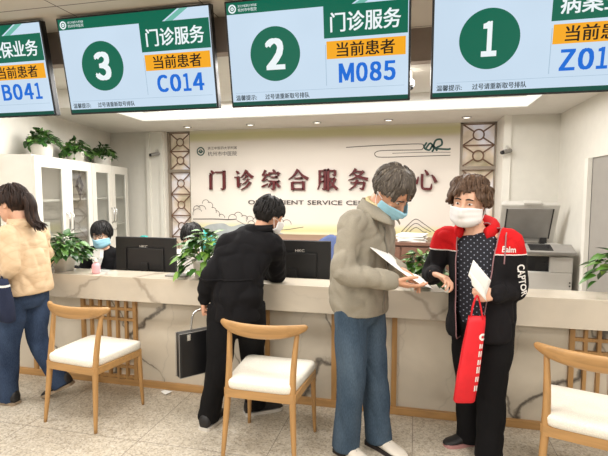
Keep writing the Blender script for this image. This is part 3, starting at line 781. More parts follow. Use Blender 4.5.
# ---------------------------------------------------------------- plants
def leaf(mb, base, d, up, ln, wd, mi=0):
    d = d.normalized(); s = d.cross(up); s = s.normalized() if s.length > 1e-4 else V((1, 0, 0)); n = s.cross(d).normalized()
    vs = []; prof = [(0, .0), (.12, .62), (.32, 1.0), (.58, .82), (.82, .38), (1, 0)]
    for t, w in prof:
        c = base + d*(ln*t) - n*(ln*.28*t*t)
        vs += [c - s*(wd*w/2) + n*(wd*.16*w), c, c + s*(wd*w/2) + n*(wd*.16*w)]
    fs = []
    for i in range(len(prof)-1):
        a = i*3; fs += [(a, a+1, a+4, a+3), (a+1, a+2, a+5, a+4)]
    mb.add(vs, fs, mi, True)
def plant(loc, label, r, h, n, lsize, rx=1.0, pr=.07, ph=.12, seed=1, dmat='leaf', shape='round', group='potted pothos plants', drop=.25, lean=(0, 0), lim=None):
    rnd = random.Random(seed); loc = V(loc)
    e = empty('potted_pothos', loc, label, 'plant', group)
    p = MB()
    if shape == 'round': prof = [(pr*.72, 0), (pr*.80, .004), (pr*.96, ph*.75), (pr, ph*.9), (pr*1.02, ph), (pr*.94, ph), (pr*.9, ph*.88), (.001, ph*.88)]; p.lathe(prof, loc, 28, 0, True)
    else:
        rs = []
        for rr, z in [(pr*.74, 0), (pr*.96, ph*.85), (pr*1.03, ph*.87), (pr*1.05, ph), (pr*.95, ph), (pr*.9, ph*.86)]:
            rs.append([loc+V((rr*math.copysign(abs(cos(q))**.45, cos(q)), rr*math.copysign(abs(sin(q))**.45, sin(q)), z)) for q in [2*pi*k/32 for k in range(32)]])
        p.rings(rs)
    p.build('pot', M['pot'], e)
    MB().lathe([(.001, ph*.865), (pr*.9, ph*.865), (pr*.9, ph*.88), (.001, ph*.885)], loc, 20).build('soil', M['soil'], e)
    f = MB(); st = MB()
    for i in range(n):
        a = rnd.uniform(0, 2*pi); q = rnd.random()**.55; el = rnd.uniform(.05, 1)
        tip = loc + V((cos(a)*r*q*rx+lean[0]*el, sin(a)*r*q+lean[1]*el, ph+h*(1-q*q*.85)*rnd.uniform(.55, 1.0)-drop*h*q*q*rnd.random()))
        if lim:
            k_ = (tip-loc).dot(lim[0])-lim[1]
            if k_ > 0: tip -= lim[0]*k_
        root = loc + V((cos(a)*pr*.4*q, sin(a)*pr*.4*q, ph*.9))
        d = V((cos(a)*(.4+q), sin(a)*(.4+q), .35-q*rnd.uniform(.2, 1.3)))
        d += V((rnd.uniform(-.4, .4), rnd.uniform(-.4, .4), 0))
        L = lsize*rnd.uniform(.65, 1.15)
        if lim and d.dot(lim[0]) > 0: d = d-lim[0]*d.dot(lim[0])
        if i % 3 == 0: st.tube([root, root*.5+tip*.5+V((0, 0, .02)), tip], .0022, 5, 0, None, 1, False, 2)
        leaf(f, tip, d, V((rnd.uniform(-.3, .3), rnd.uniform(-.3, .3), 1)), L, L*.62)
    f.build('foliage', M[dmat], e); st.build('stems', M['stem'], e)
    return e
plant(cab_pt(.42, .14, 1.80), 'potted pothos on top of the cabinets, leftmost of the three', .14, .14, 190, .07, 1, .10, .12, 3, 'leaf_d', group='plants on top of the cabinets', drop=.35, lim=(V((-sin(CA), cos(CA), 0)), .11))
plant(cab_pt(1.12, .14, 1.80), 'potted pothos on top of the cabinets, middle of the three', .145, .13, 180, .07, 1, .095, .11, 4, 'leaf_d', group='plants on top of the cabinets', drop=.8, lim=(V((-sin(CA), cos(CA), 0)), .11))
plant(cab_pt(1.88, .14, 1.80), 'potted pothos on top of the cabinets, rightmost of the three', .15, .13, 180, .07, 1, .11, .12, 5, 'leaf_d', group='plants on top of the cabinets', drop=.6, lim=(V((-sin(CA), cos(CA), 0)), .11))
plant((-2.685, 3.115, .87), 'broad bushy pothos in a white pot on the left of the counter ledge', .185, .165, 230, .085, 1.1, .075, .12, 6, 'leaf_d', 'square', 'plants on the counter ledge', drop=.45)
plant((-1.50, 3.12, .87), 'bright green pothos in a white pot beside the man in black', .17, .21, 210, .095, 1.1, .07, .13, 7, 'leaf', 'square', 'plants on the counter ledge', drop=.6, lean=(.05, 0))
plant((.045, 3.12, .87), 'small pothos on the ledge between the grey haired man and the woman in red', .125, .14, 110, .08, 1, .065, .10, 8, 'leaf', 'round', 'plants on the counter ledge', drop=.5)
plant((1.205, 3.12, .87), 'pothos at the right end of the ledge, mostly outside the frame', .17, .16, 70, .11, 1, .07, .13, 9, 'leaf', 'square', 'plants on the counter ledge', drop=.5)

# ---------------------------------------------------------------- counter things
def monitor(x0, x1, y, z0, z1, label, lx):
    cx = (x0+x1)/2; e = empty('computer_monitor', (cx, y, .735), label, 'monitor', 'black monitors on the staff desk')
    b = MB(); b.box((x0, y-.012, z0), (x1, y+.018, z1), 0, .006); b.box((x0+.10, y-.016, z0+.05), (x1-.10, y-.01, z0+.24), 0, .012); b.build('housing', M['black_pl'], e)
    MB().box((x0+.012, y+.0178, z0+.014), (x1-.012, y+.0195, z1-.012)).build('display', M['dark_gl'], e)
    s = MB(); s.box((cx-.03, y-.03, .745), (cx+.03, y-.012, z0+.12), 0, .006); s.build('stand', M['black_pl'], e)
    MB().box((cx-.12, y-.11, .735), (cx+.12, y+.07, .748), 0, .004).build('base', M['black_pl'], e)
    t = MB(); text_fit(t, 'HKC', lx-.035, lx+.035, z1-.085, z1-.065, lambda u, v, d: V((u, y-.0125-d, v)), .01); t.build('logo', M['grey_pl'], e)
    return e
monitor(-2.385, -1.85, 3.36, .80, 1.122, 'black computer monitor seen from behind, left one, right of the clerk in glasses', -2.13)
monitor(-1.165, -.605, 3.36, .80, 1.128, 'black computer monitor seen from behind, between the man in black and the grey haired man', -.835)
hs = empty('sanitizer_bottle', (-2.355, 3.06, .87), 'small clear pump bottle with pink liquid on the ledge before the clerk in glasses', 'bottle')
MB().lathe([(.026, 0), (.030, .006), (.030, .06), (.024, .074), (.012, .08), (.011, .086)], (-2.355, 3.06, .87), 20).build('bottle_body', M['pink'], hs)
p = MB(); p.lathe([(.014, .086), (.014, .098), (.006, .102), (.005, .118)], (-2.355, 3.06, .87), 16); p.tube([(-2.355, 3.06, .988), (-2.385, 3.05, .99), (-2.392, 3.048, .984)], .006, 8); p.build('pump', M['white'], hs)
b = MB(); b.box((-1.78, 3.06, .87), (-1.62, 3.16, .882), 0, .002)
tag(b.build('document_tray', M['grey_md'], None, False, (-1.7, 3.11, .87)), 'thin grey tray lying on the ledge just left of the bright green pothos', 'tray')
# small scrap of paper on the floor
b = MB(); b.add([(-1.82, 3.03, .012), (-1.77, 3.01, .004), (-1.73, 3.045, .016), (-1.77, 3.07, .006), (-1.79, 3.04, .024)], [(0, 1, 4), (1, 2, 4), (2, 3, 4), (3, 0, 4), (0, 3, 2, 1)])
tag(b.build('paper_scrap', M['paper'], None, False, (-1.775, 3.04, .004)), 'crumpled white scrap of paper on the floor against the counter foot', 'paper')

# ---------------------------------------------------------------- copier
cp = empty('photocopier', (1.08, 4.9, 0), 'large white and dark grey photocopier with its lid raised, behind the counter at right', 'photocopier')
x0, x1, y0, y1 = .80, 1.365, 4.6, 5.15
b = MB(); b.box((x0, y0, .04), (x1, y1, .76), 0, .012); b.build('body', M['grey_pl'], cp)
MB().box((x0-.005, y0-.004, .40), (x1+.005, y0+.02, .412)).build('seam', M['grey_md'], cp)
for z0, z1 in ((.06, .22), (.235, .39), (.42, .58)):
    d = MB().box((x0+.02, y0-.012, z0), (x1-.02, y0+.01, z1), 0, .005).build('paper_drawer', M['grey_pl'], cp)
    MB().box((1.0, y0-.02, z1-.045), (1.16, y0-.011, z1-.02), 0, .003).build('drawer_handle', M['grey_md'], d)
b = MB(); b.box((x0+.01, y0+.03, .76), (x1-.18, y1, .90)); b.build('output_bay', M['dark_gl'], cp)
MB().box((x1-.19, y0-.004, .76), (x1, y1, .90), 0, .006).build('side_block', M['grey_pl'], cp)
for k in range(2): MB().box((x1-.03, y0-.016, .635+k*.03), (x1-.018, y0-.011, .648+k*.03)).build('indicator', M['black_pl'], cp)
MB().box((x0-.02, y0+.02, .90), (x1+.01, y1, .975), 0, .010).build('scanner_unit', M['grey_pl'], cp)
MB().box((x0+.04, y0+.06, .973), (x1-.14, y1-.06, .979)).build('scan_glass', M['dark_gl'], cp)
# control panel tilted at the front right
b = MB(); b.box((-.20, -.09, 0), (.20, .09, .03), 0, .006); b.xf(Matrix.Translation((1.16, y0-.02, .955)) @ Matrix.Rotation(radians(18), 4, 'X')); pn = b.build('control_panel', M['grey_md'], cp)
b = MB(); b.box((-.17, -.06, .03), (.02, .07, .033)); b.xf(Matrix.Translation((1.16, y0-.02, .955)) @ Matrix.Rotation(radians(18), 4, 'X')); b.build('panel_display', M['dark_gl'], pn)
# raised lid, hinged at the back
Ml = Matrix.Translation((0, y1-.05, .98)) @ Matrix.Rotation(radians(-62), 4, 'X')
b = MB(); b.box((x0, -.43, .0), (x1-.04, 0, .05), 0, .012); b.box((x0+.03, -.41, .05), (x1-.2, -.12, .12), 0, .02); b.xf(Ml); ld = b.build('lid', M['grey_pl'], cp)
b = MB(); b.box((x0+.05, -.39, -.012), (x1-.09, -.05, .002), 0, .006); b.xf(Ml); b.build('platen_pad', M['grey_md'], ld)
for a in ((x0+.05, x0+.062), (x1-.102, x1-.09)):
    b = MB(); b.box((a[0], -.39, -.014), (a[1], -.05, -.011)); b.xf(Ml); b.build('pad_edge', M['steel_d'], ld)
b = MB(); b.box((x0+.2, -.455, -.01), (x0+.36, -.425, .04), 0, .008); b.xf(Ml); b.build('lid_grip', M['grey_pl'], ld)
for x in (x0+.07, x1-.14):
    b = MB(); b.box((x-.03, y1-.10, .975), (x+.03, y1-.02, 1.03), 0, .006); b.build('hinge', M['black_pl'], cp)
for x in (x0+.05, x1-.05):
    for y in (y0+.06, y1-.06): MB().tube([(x, y, .012), (x, y, .04)], .018, 10, 0, None, 1, False).build('foot', M['black_pl'], cp)
for o in cp.children:
    if o.name.startswith('foot'):
        for v in o.data.vertices: v.co.z = (v.co.z-.012)*40/28

# ---------------------------------------------------------------- elbow chairs
def make_chair(label):
    e = empty('elbow_chair', (0, 0, 0), label, 'chair', 'oak elbow chairs in front of the counter')
    bx = .195; fx = .212
    fr = MB()
    def rail(a, b_, z0, z1, t=.013):
        a = V(a); b_ = V(b_); d = (b_-a).normalized(); n = V((-d.y, d.x, 0))*t
        fr.add([a+n+V((0, 0, z0)), a-n+V((0, 0, z0)), b_-n+V((0, 0, z0)), b_+n+V((0, 0, z0)), a+n+V((0, 0, z1)), a-n+V((0, 0, z1)), b_-n+V((0, 0, z1)), b_+n+V((0, 0, z1))], [(0, 3, 2, 1), (4, 5, 6, 7), (0, 1, 5, 4), (1, 2, 6, 5), (2, 3, 7, 6), (3, 0, 4, 7)])
    rail((-bx, -.19, 0), (bx, -.19, 0), .355, .402); rail((-fx, .19, 0), (fx, .19, 0), .36, .402)
    rail((-bx, -.19, 0), (-fx, .19, 0), .36, .402); rail((bx, -.19, 0), (fx, .19, 0), .36, .402)
    fr.build('seat_frame', M['woodx'], e, True)
    # cushion
    rs = []; n = 40
    for sc, z in ((.93, .398), (.985, .405), (1.0, .418), (1.0, .436), (.975, .448), (.90, .455), (.6, .459), (.2, .46)):
        r = []
        for k in range(n):
            q = 2*pi*k/n; ex = math.copysign(abs(cos(q))**.22, cos(q)); ey = math.copysign(abs(sin(q))**.22, sin(q))
            y = ey*.215*sc; wdt = .196+.034*(ey+1)/2
            r.append(V((ex*wdt*sc, y+.008, z+(.006*abs(ex)**3*sc if z > .43 else 0))))
        rs.append(r)
    MB().rings(rs).build('seat', M['seat'], e, True)
    for s in (-1, 1):
        MB().tube([(s*fx*1.03, .205, 0), (s*fx, .198, .2), (s*fx*.985, .19, .40)], [.0095, .015, .0175], 12, 0, None, 1, False, 4).build('leg', M['wood'], e, True)
        MB().tube([(s*(bx+.014), -.22, 0), (s*(bx+.002), -.20, .2), (s*(bx-.008), -.18, .40), (s*(bx-.006), -.155, .57), (s*(bx+.004), -.125, .725)], [.0105, .0165, .0195, .017, .0125], 12, 0, None, 1, False, 5).build('leg', M['wood'], e, True)
    # back rail: bowed, deepest and thickest in the middle, ends sweeping forward
    rs = []; N = 34
    for i in range(N+1):
        t = i/N*2-1; ang = t*1.12
        x = .25*sin(ang)/sin(1.12); y = -.03-.165*cos(ang)**.9
        z = .735+.022*t*t
        h = .030*(1-abs(t)**2.4)+.014; dp = .013+.006*(1-t*t)+ .004*abs(t)**6
        if i in (0, N): h *= .55; dp *= .55
        T = V((cos(ang), sin(ang)*.55*1, 0)).normalized(); Nn = V((-T.y, T.x, 0)) 
        lean = V((0, -.25*cos(ang), 1)).normalized()
        c = V((x, y, z))
        rs.append([c+Nn*(dp*cos(2*pi*k/16))+lean*(h*math.copysign(abs(sin(2*pi*k/16))**.8, sin(2*pi*k/16))) for k in range(16)])
    MB().rings(rs).build('backrest', M['woodx'], e, True)
    return e
ch = make_chair('oak elbow chair with cream seat, leftmost, behind the woman in beige')
c2 = copy_tree(ch); c3 = copy_tree(ch)
ch.location = (-2.085, 2.66, 0); ch.rotation_euler = (0, 0, radians(-7))
c2.location = (-.815, 2.555, 0); c2.rotation_euler = (0, 0, radians(-1.5)); c2['label'] = 'oak elbow chair with cream seat, the middle one, behind the man in black'
c3.location = (.842, 2.45, 0); c3.rotation_euler = (0, 0, radians(-18)); c3['label'] = 'oak elbow chair with cream seat at right edge, nearest to the camera'
# ---------------------------------------------------------------- people
def basis(fwd, up=(0, 0, 1)):
    f = V(fwd).normalized(); u = V(up); u = (u-f*u.dot(f)).normalized(); r = f.cross(u)
    return Matrix((r, f, u)).transposed()          # columns: right, forward, up
def hbasis(yaw, pitch, roll=0):
    """heading in degrees from +X, pitch down positive"""
    y, p = radians(yaw), radians(pitch)
    f = V((cos(y)*cos(p), sin(y)*cos(p), -sin(p))); B = basis(f)
    return B @ Matrix.Rotation(radians(roll), 3, 'Y')

def head_pieces(mb, c, B, s=1.0):
    c = V(c); n = 24
    prof = [(-.117, .052, .016, .016), (-.112, .050, .030, .030), (-.098, .043, .043, .046), (-.075, .032, .054, .062), (-.045, .020, .063, .074), (-.015, .010, .068, .084), (.02, .002, .072, .092), (.05, -.003, .074, .096), (.08, -.007, .068, .090), (.102, -.010, .054, .072), (.116, -.011, .032, .044), (.121, -.011, .012, .016)]
    rs = []
    for z, y, a, b in prof:
        ring = []
        for k in range(n):
            q = 2*pi*k/n; ex = math.copysign(abs(cos(q))**.92, cos(q)); ey = math.copysign(abs(sin(q))**.92, sin(q))
            ring.append(c+B @ (V((ex*a, y+ey*b, z))*s))
        rs.append(ring)
    mb.rings(rs)
    P = lambda x, y, z: c+B @ (V((x, y, z))*s)
    mb.tube([P(0, .086, .022), P(0, .100, -.004), P(0, .112, -.026)], [.009*s, .010*s, .013*s], 10)      # nose
    for sx in (-1, 1):
        mb.ell(P(sx*.011, .100, -.030), (.0085*s, .010*s, .008*s), B, 10, 6)
        mb.ell(P(sx*.030, .083, .032), (.025*s, .012*s, .0075*s), B, 12, 6)                              # brow
        mb.ell(P(sx*.040, .070, -.022), (.022*s, .018*s, .018*s), B, 12, 6)                              # cheek
        for dx, dy, dz, r in ((.0, -.004, .004, (.008, .019, .030)), (.003, -.008, .016, (.007, .017, .016)), (.002, .002, -.018, (.007, .010, .012))):
            mb.ell(P(sx*(.074+dx), -.004+dy, -.004+dz), (r[0]*s, r[1]*s, r[2]*s), B, 12, 8)              # ear
    mb.ell(P(0, .088, -.052), (.021*s, .010*s, .0065*s), B, 12, 6); mb.ell(P(0, .086, -.063), (.018*s, .010*s, .0065*s), B, 12, 6)
def dent_face(me, c, B, s):
    Bt = B.transposed()
    for v in me.vertices:
        q = Bt @ (v.co-V(c))/s
        if q.y < .03 or abs(q.z) > .09: continue
        for sx in (-1, 1):
            d = sqrt(((q.x-sx*.031)/.019)**2+((q.z-.012)/.012)**2)
            if d < 2: v.co -= B @ V((0, .011*s*math.exp(-d*d), 0))

def hand_pieces(mb, w, d, n, right=True, curl=(25, 30, 20), spread=.0, thumb=(.75, .6, .35), s=1.0, tcurl=15):
    w = V(w); d = V(d).normalized(); n = V(n); n = (n-d*n.dot(d)).normalized(); t = d.cross(n)*(1 if right else -1)
    mb.loft([(w-d*.02*s, t, n, .024*s, .019*s), (w+d*.012*s, t, n, .028*s, .017*s), (w+d*.04*s, t, n, .036*s, .0155*s), (w+d*.07*s, t, n, .041*s, .014*s), (w+d*.088*s, t, n, .040*s, .011*s), (w+d*.094*s, t, n, .036*s, .007*s)], 20, 0, 2.6)
    for i, (off, L) in enumerate(((.030, (.040, .025, .020)), (.0105, (.044, .028, .022)), (-.0095, (.040, .026, .021)), (-.0285, (.032, .020, .018)))):
        p = w+d*(.086-.004*abs(i-1))*s+t*off*s; pts = [p-d*.02*s, p]; a = 0; sp = (1.5-i)*spread
        dd = (d+t*sp).normalized()
        for k in range(3):
            a += radians(curl[k]*(1+.12*i)); q = dd*cos(a)+n*sin(a); p = p+q*L[k]*s; pts.append(p)
        r = .0088 if i < 3 else .0076
        mb.tube(pts, [r*s, r*s, r*.95*s, r*.88*s, r*.72*s], 10)
    p = w+d*.022*s+t*.024*s+n*.004*s; td = (t*thumb[0]+d*thumb[1]+n*thumb[2]).normalized(); pts = [p-td*.01*s, p]
    ax = d
    for k, L in enumerate((.042, .032, .025)):
        td = (td*cos(radians(tcurl)*(k > 0))+ax*sin(radians(tcurl)*(k > 0))).normalized(); p = p+td*L*s; pts.append(p)
    mb.tube(pts, [.012*s, .0125*s, .0105*s, .0098*s, .0078*s], 10)

def torso_rings(stations, n=26, pw=2.3):
    """stations: (center, side vector, a, b); ring planes follow the spine"""
    out = []; m = len(stations)
    for i, (c, sd, a, b) in enumerate(stations):
        p0 = V(stations[max(i-1, 0)][0]); p1 = V(stations[min(i+1, m-1)][0]); t = (p1-p0).normalized()
        sd = V(sd); sd = (sd-t*sd.dot(t)).normalized(); fw = t.cross(sd)
        out.append((V(c), sd, fw, a, b))
    return out

def lerp(a, b, t): return V(a)*(1-t)+V(b)*t

class Person:
    def __init__(s, J, label, skin, hb, hs=1.0, heading=None, hands=None, voxel=.0048, slim=.84, group=None, foot=None, eyes=True):
        s.J = J = {k: V(v) for k, v in J.items()}; s.hb = hb; s.hs = hs
        s.side_sh = (J['rs']-J['ls']).normalized(); s.side_h = (J['rh']-J['lh']).normalized()
        mb = MB(); k = slim
        # slim body inside the clothes
        hip = J['pelvis']; ch = J['chest']; nk = J['neck']
        st = [(hip-V((0, 0, .09)), s.side_h, .10*k, .075*k), (hip, s.side_h, .135*k, .09*k), (lerp(hip, ch, .45), s.side_h+s.side_sh, .115*k, .08*k), (ch, s.side_sh, .135*k, .09*k), (lerp(ch, nk, .62), s.side_sh, .13*k, .075*k), (lerp(ch, nk, .9), s.side_sh, .07*k, .055*k), (nk, s.side_sh, .052*k, .052*k)]
        mb.loft(torso_rings(st), 24)
        hc = J['head']
        base = hc+hb @ (V((0, -.028, -.075))*hs)
        mb.tube([lerp(ch, nk, .8), nk, base, hc+hb @ V((0, -.02, -.02))], [.055, .052*hs, .050*hs, .05*hs], 16, 0, None, 1, True, 4)
        for q in 'rl':
            mb.tube([lerp(nk, J[q+'s'], .55)-V((0, 0, .03)), J[q+'s'], J[q+'e'], J[q+'w']], [.045*k, .044*k, .034*k, .024*k], 12, 0, None, 1, True, 4)
            mb.tube([J[q+'h']+V((0, 0, .03)), J[q+'h'], J[q+'k'], J[q+'a']], [.07*k, .072*k, .046*k, .034*k], 12, 0, None, 1, True, 4)
            fd = foot[q]; fd = V(fd).normalized(); a = J[q+'a']
            mb.tube([a-V((0, 0, .02)), a+fd*.02-V((0, 0, .052)), a+fd*.10-V((0, 0, .064))], [.024, .020, .014], 10)
        head_pieces(mb, hc, hb, hs)
        if hands:
            for q in 'rl':
                if q in hands: hand_pieces(mb, J[q+'w'], right=(q == 'r'), **hands[q])
        me = organic(mb, voxel, 3, .4)
        dent_face(me, hc, hb, hs)
        zf = min(v.co.z for v in me.vertices); at = V((hip.x, hip.y, 0))
        s.o = tag(obj_mesh('person', me, M[skin], None, at), label, 'person', group)
        s.foot = foot
        P = lambda x, y, z: hc+hb @ (V((x, y, z))*hs)
        if eyes:
            for sx in (-1, 1):
                e = MB().ell(P(sx*.031, .0785, .012), (.0125*hs, .0112*hs, .0052*hs), hb, 14, 8).build('eye', M['eyew'], s.o)
                MB().ell(P(sx*.031, .0872, .0115), (.0056*hs, .004*hs, .0048*hs), hb, 12, 6).build('iris', M['iris'], e)
                b = MB(); b.tube([P(sx*.014, .095, .036), P(sx*.03, .098, .040), P(sx*.05, .083, .032)], [.003*hs, .0042*hs, .0025*hs], 8, 0, None, 1, True, 3); b.build('eyebrow', M['iris'], s.o)
        s.P = P
    def mask(s, m='mask', top=-.008, bot=-.112, label=None):
        hs = s.hs; b = MB(); nu, nv = 22, 12; rows = []
        for i in range(nv+1):
            v = i/nv; z = top+(bot-top)*v; row = []
            for j in range(nu+1):
                u = j/nu*2-1; th = u*radians(82)
                w = 1-.10*max(0, (v-.6)/.4)**2
                bump = .026*math.exp(-(u/.20)**2)*math.exp(-((v-.18)/.35)**2)+.014*math.exp(-(u/.5)**2)
                fy = .012+.096*cos(th)*w+bump-.030*max(0, (v-.75)/.25)**2
                dz = -.018*abs(u)**2*(1-v)+.022*abs(u)**2*v
                pl_ = .0022*sin(v*pi*7)
                row.append(s.P(.083*sin(th)*w, fy+pl_, z+dz))
            rows.append(row)
        vs = [p for r in rows for p in r]; fs = [(i*(nu+1)+j, i*(nu+1)+j+1, (i+1)*(nu+1)+j+1, (i+1)*(nu+1)+j) for i in range(nv) for j in range(nu)]
        b.add(vs, fs, 0, True); o = b.build('face_mask', M[m], s.o)
        md = o.modifiers.new('t', 'SOLIDIFY'); md.thickness = .003; md.offset = 1
        for sx in (-1, 1):
            b = MB()
            for zz in (top-.012, bot+.03): b.tube([s.P(sx*.080, .025, zz), s.P(sx*.084, .0, zz*.6-.005), s.P(sx*.084, -.022, -.012)], .0016, 6, 0, None, 1, False, 4)
            b.build('ear_loop', M['mask_w'], o)
        return o
    def hair(s, m, t=(.018, .024, .022), hairline=.062, side=.012, nape=-.075, clumps=170, seed=1, length=.09, puff=0.0, up=0, fr=0.0, name='hair'):
        """t: thickness at the sides, back, top. Faces over the face are left open."""
        hs = s.hs; rnd = random.Random(seed); cx, cy, cz = 0, -.010, .022
        def rad(d, extra=0):
            a = .074+t[0]; bb = .097+(t[1] if d.y < 0 else t[1]*.55); cc = .10+t[2]
            r = 1/sqrt((d.x/a)**2+(d.y/bb)**2+(d.z/cc)**2)
            if d.z < 0: r = r*(1-.10*d.z*d.z)
            return r+extra
        def is_face(p):
            # open region of the face, in head space
            if p.y > .028: return p.z < hairline+fr*sin(p.x*90)-1.1*max(0, abs(p.x)-.045)
            if p.y > -.030: return p.z < side
            return p.z < nape
        n1, n2 = 56, 40; b = MB(); vs = []; keep = []
        for i in range(n2+1):
            a = -pi/2+pi*i/n2
            for j in range(n1):
                q = 2*pi*j/n1; d = V((cos(a)*cos(q), cos(a)*sin(q), sin(a)))
                wob = puff*noise.noise(d*3.2+V((seed, 0, 0)))+.004*noise.noise(V((d.x*14, d.y*14, d.z*3+seed)))
                vs.append(V((cx, cy, cz))+d*rad(d, wob))
        fs = []
        for i in range(n2):
            for j in range(n1):
                f = (i*n1+j, i*n1+(j+1) % n1, (i+1)*n1+(j+1) % n1, (i+1)*n1+j)
                c = sum((vs[k] for k in f), V((0, 0, 0)))/4
                if not is_face(c): fs.append(f)
        used = sorted({k for f in fs for k in f}); mp = {k: i for i, k in enumerate(used)}
        outer = [s.P(*vs[k]) for k in used]; inner = [s.P(*(V((cx, cy, cz))+(vs[k]-V((cx, cy, cz)))*.80)) for k in used]; N = len(used)
        F = [tuple(mp[k] for k in f) for f in fs]; edges = {}
        for f in F:
            for a, c in zip(f, f[1:]+f[:1]): edges[(a, c)] = 1
        full = F+[tuple(reversed([k+N for k in f])) for f in F]+[(c, a, a+N, c+N) for (a, c) in edges if (c, a) not in edges]
        b.add(outer+inner, full, 0, True)
        # locks of hair lying on the shell
        whorl = V((.012, -.045, .0))
        for k in range(clumps):
            a = rnd.uniform(0, 2*pi); el = rnd.uniform(-.25, 1.25)
            d = V((cos(a)*cos(el), sin(a)*cos(el), sin(el)))
            p = V((cx, cy, cz))+d*rad(d, .001)
            if is_face(p): continue
            pts = []; rr = []; L = length*rnd.uniform(.6, 1.2); m_ = 6
            tang = (d-V((0, -.25, .97))*d.dot(V((0, -.25, .97)))); tang = (tang.normalized() if tang.length > .1 else V((rnd.uniform(-1, 1), rnd.uniform(-1, 1), 0)).normalized())
            ang = 0
            for i in range(m_+1):
                q = (d*cos(ang)+ (V((0, 0, -1))*.6*cos(el)+tang*(.6)).normalized()*sin(ang)).normalized()
                pp = V((cx, cy, cz))+q*rad(q, .0015+puff*noise.noise(q*3.2+V((seed, 0, 0)))+.004*i/m_)
                if i > 3 and is_face(pp): break
                pts.append(s.P(*pp)); rr.append((.0075*(1-(i/m_)**2)+.0012)*hs); ang += L/m_/.1
            if len(pts) > 2: b.tube(pts, rr, 6, 0, None, .6, True)
        return b.build(name, M[m], s.o)
    def trousers(s, m, hipw=.165, hipd=.125, thigh=.098, knee=.078, cuff=.068, wr=.006, seed=0, hem=.0, name='trousers', waist=.07, ztop=None):
        J = s.J; mb = MB(); hp = J['pelvis']
        st = [(hp-V((0, 0, .12)), s.side_h, hipw*.80, hipd*.80), (hp-V((0, 0, .06)), s.side_h, hipw, hipd), (hp, s.side_h, hipw*1.02, hipd*1.02), (hp+V((0, 0, waist)), s.side_h, hipw*.95, hipd*.95)]
        mb.loft(torso_rings(st), 28, 0, 2.3)
        for q in 'rl':
            a = J[q+'a']+(J[q+'a']-J[q+'k']).normalized()*hem; kf = J[q+'k']
            mb.tube([J[q+'h']+V((0, 0, .02)), lerp(J[q+'h'], kf, .45), kf, lerp(kf, a, .55), a], [thigh, thigh*.98, knee, (knee+cuff)/2*.98, cuff], 18, 0, None, 1, False, 5)
        me = organic(mb, .0085, 4, .5, wr, (7, 7, 4.5), seed)
        return obj_mesh(name, me, M[m], s.o)
    def jacket_mesh(s, st, arms, wr=.007, seed=0, vox=.009, freq=(8, 8, 5), extra=None, pw=2.4):
        """st: torso stations; arms: {'r': radii(4)} sleeves run shoulder, elbow, wrist"""
        J = s.J; mb = MB(); mb.loft(torso_rings(st), 30, 0, pw)
        for q, r in arms.items():
            w = J[q+'w']; e = J[q+'e']; sh = J[q+'s']; cuff = w-(w-e).normalized()*.012
            ins = lerp(sh, J['neck'], .45)-V((0, 0, .035))
            mb.tube([ins, sh, lerp(sh, e, .55), e, lerp(e, cuff, .5), cuff], [r[0]*.95, r[0], r[1]*1.02, r[1], (r[1]+r[2])/2, r[2]], 18, 0, None, 1, True, 5)
        if extra: extra(mb)
        return organic(mb, vox, 4, .5, wr, freq, seed)
    def shoe(s, q, d, m, sole, L=.27, wd=.046, pitch=0, h=.085, drop=None):
        a = s.J[q+'a']; d = V((d[0], d[1], 0)).normalized(); sd = V((d.y, -d.x, 0)); up = V((0, 0, 1))
        if pitch:
            p = radians(pitch); d = (d*cos(p)-up*sin(p)); up = sd.cross(d).normalized()
        o = a-up*(h if drop is None else drop) if not pitch else a-up*h
        if not pitch: o.z = 0.0
        hl = o-d*.075
        prof = [(0, .55, .030, .065), (.03, .80, .026, .096), (.22, .88, .024, .106), (.38, .86, .024, .092), (.55, .92, .022, .064), (.74, 1.0, .02, .046), (.88, .90, .016, .038), (.97, .6, .012, .028), (1.0, .3, .012, .02)]
        rs = []
        for t, w, z0, z1 in prof:
            c = hl+d*L*t; ring = []
            for k in range(18):
                x = 2*pi*k/18; ex = math.copysign(abs(cos(x))**.8, cos(x)); ey = math.copysign(abs(sin(x))**.8, sin(x))
                ring.append(c+sd*wd*w*ex*(1-.18*max(0, ey))+up*((z1+.012)/2+(z1-.012)/2*ey))
            rs.append(ring)
        sh = MB().rings(rs).build('shoe', M[m], s.o)
        ol = [(0, .6), (.04, .86), (.22, .88), (.4, .86), (.56, .96), (.75, 1.06), (.9, .95), (.98, .62), (1.015, .2)]
        pts = [hl+d*L*t-d*.004+sd*wd*1.04*w for t, w in ol]+[hl+d*L*t-d*.004-sd*wd*1.04*w for t, w in reversed(ol)]
        MB().poly(pts, .020, up).build('sole', M[sole], sh)
        b = MB()
        for t in (.42, .50, .58):
            z = .074-(t-.42)*.12; c = hl+d*L*t+up*z
            b.tube([c-sd*.024-up*.005, c+up*.004, c+sd*.024-up*.005], .0032, 6)
        if b.v: b.build('laces', M[sole], sh)
        return sh

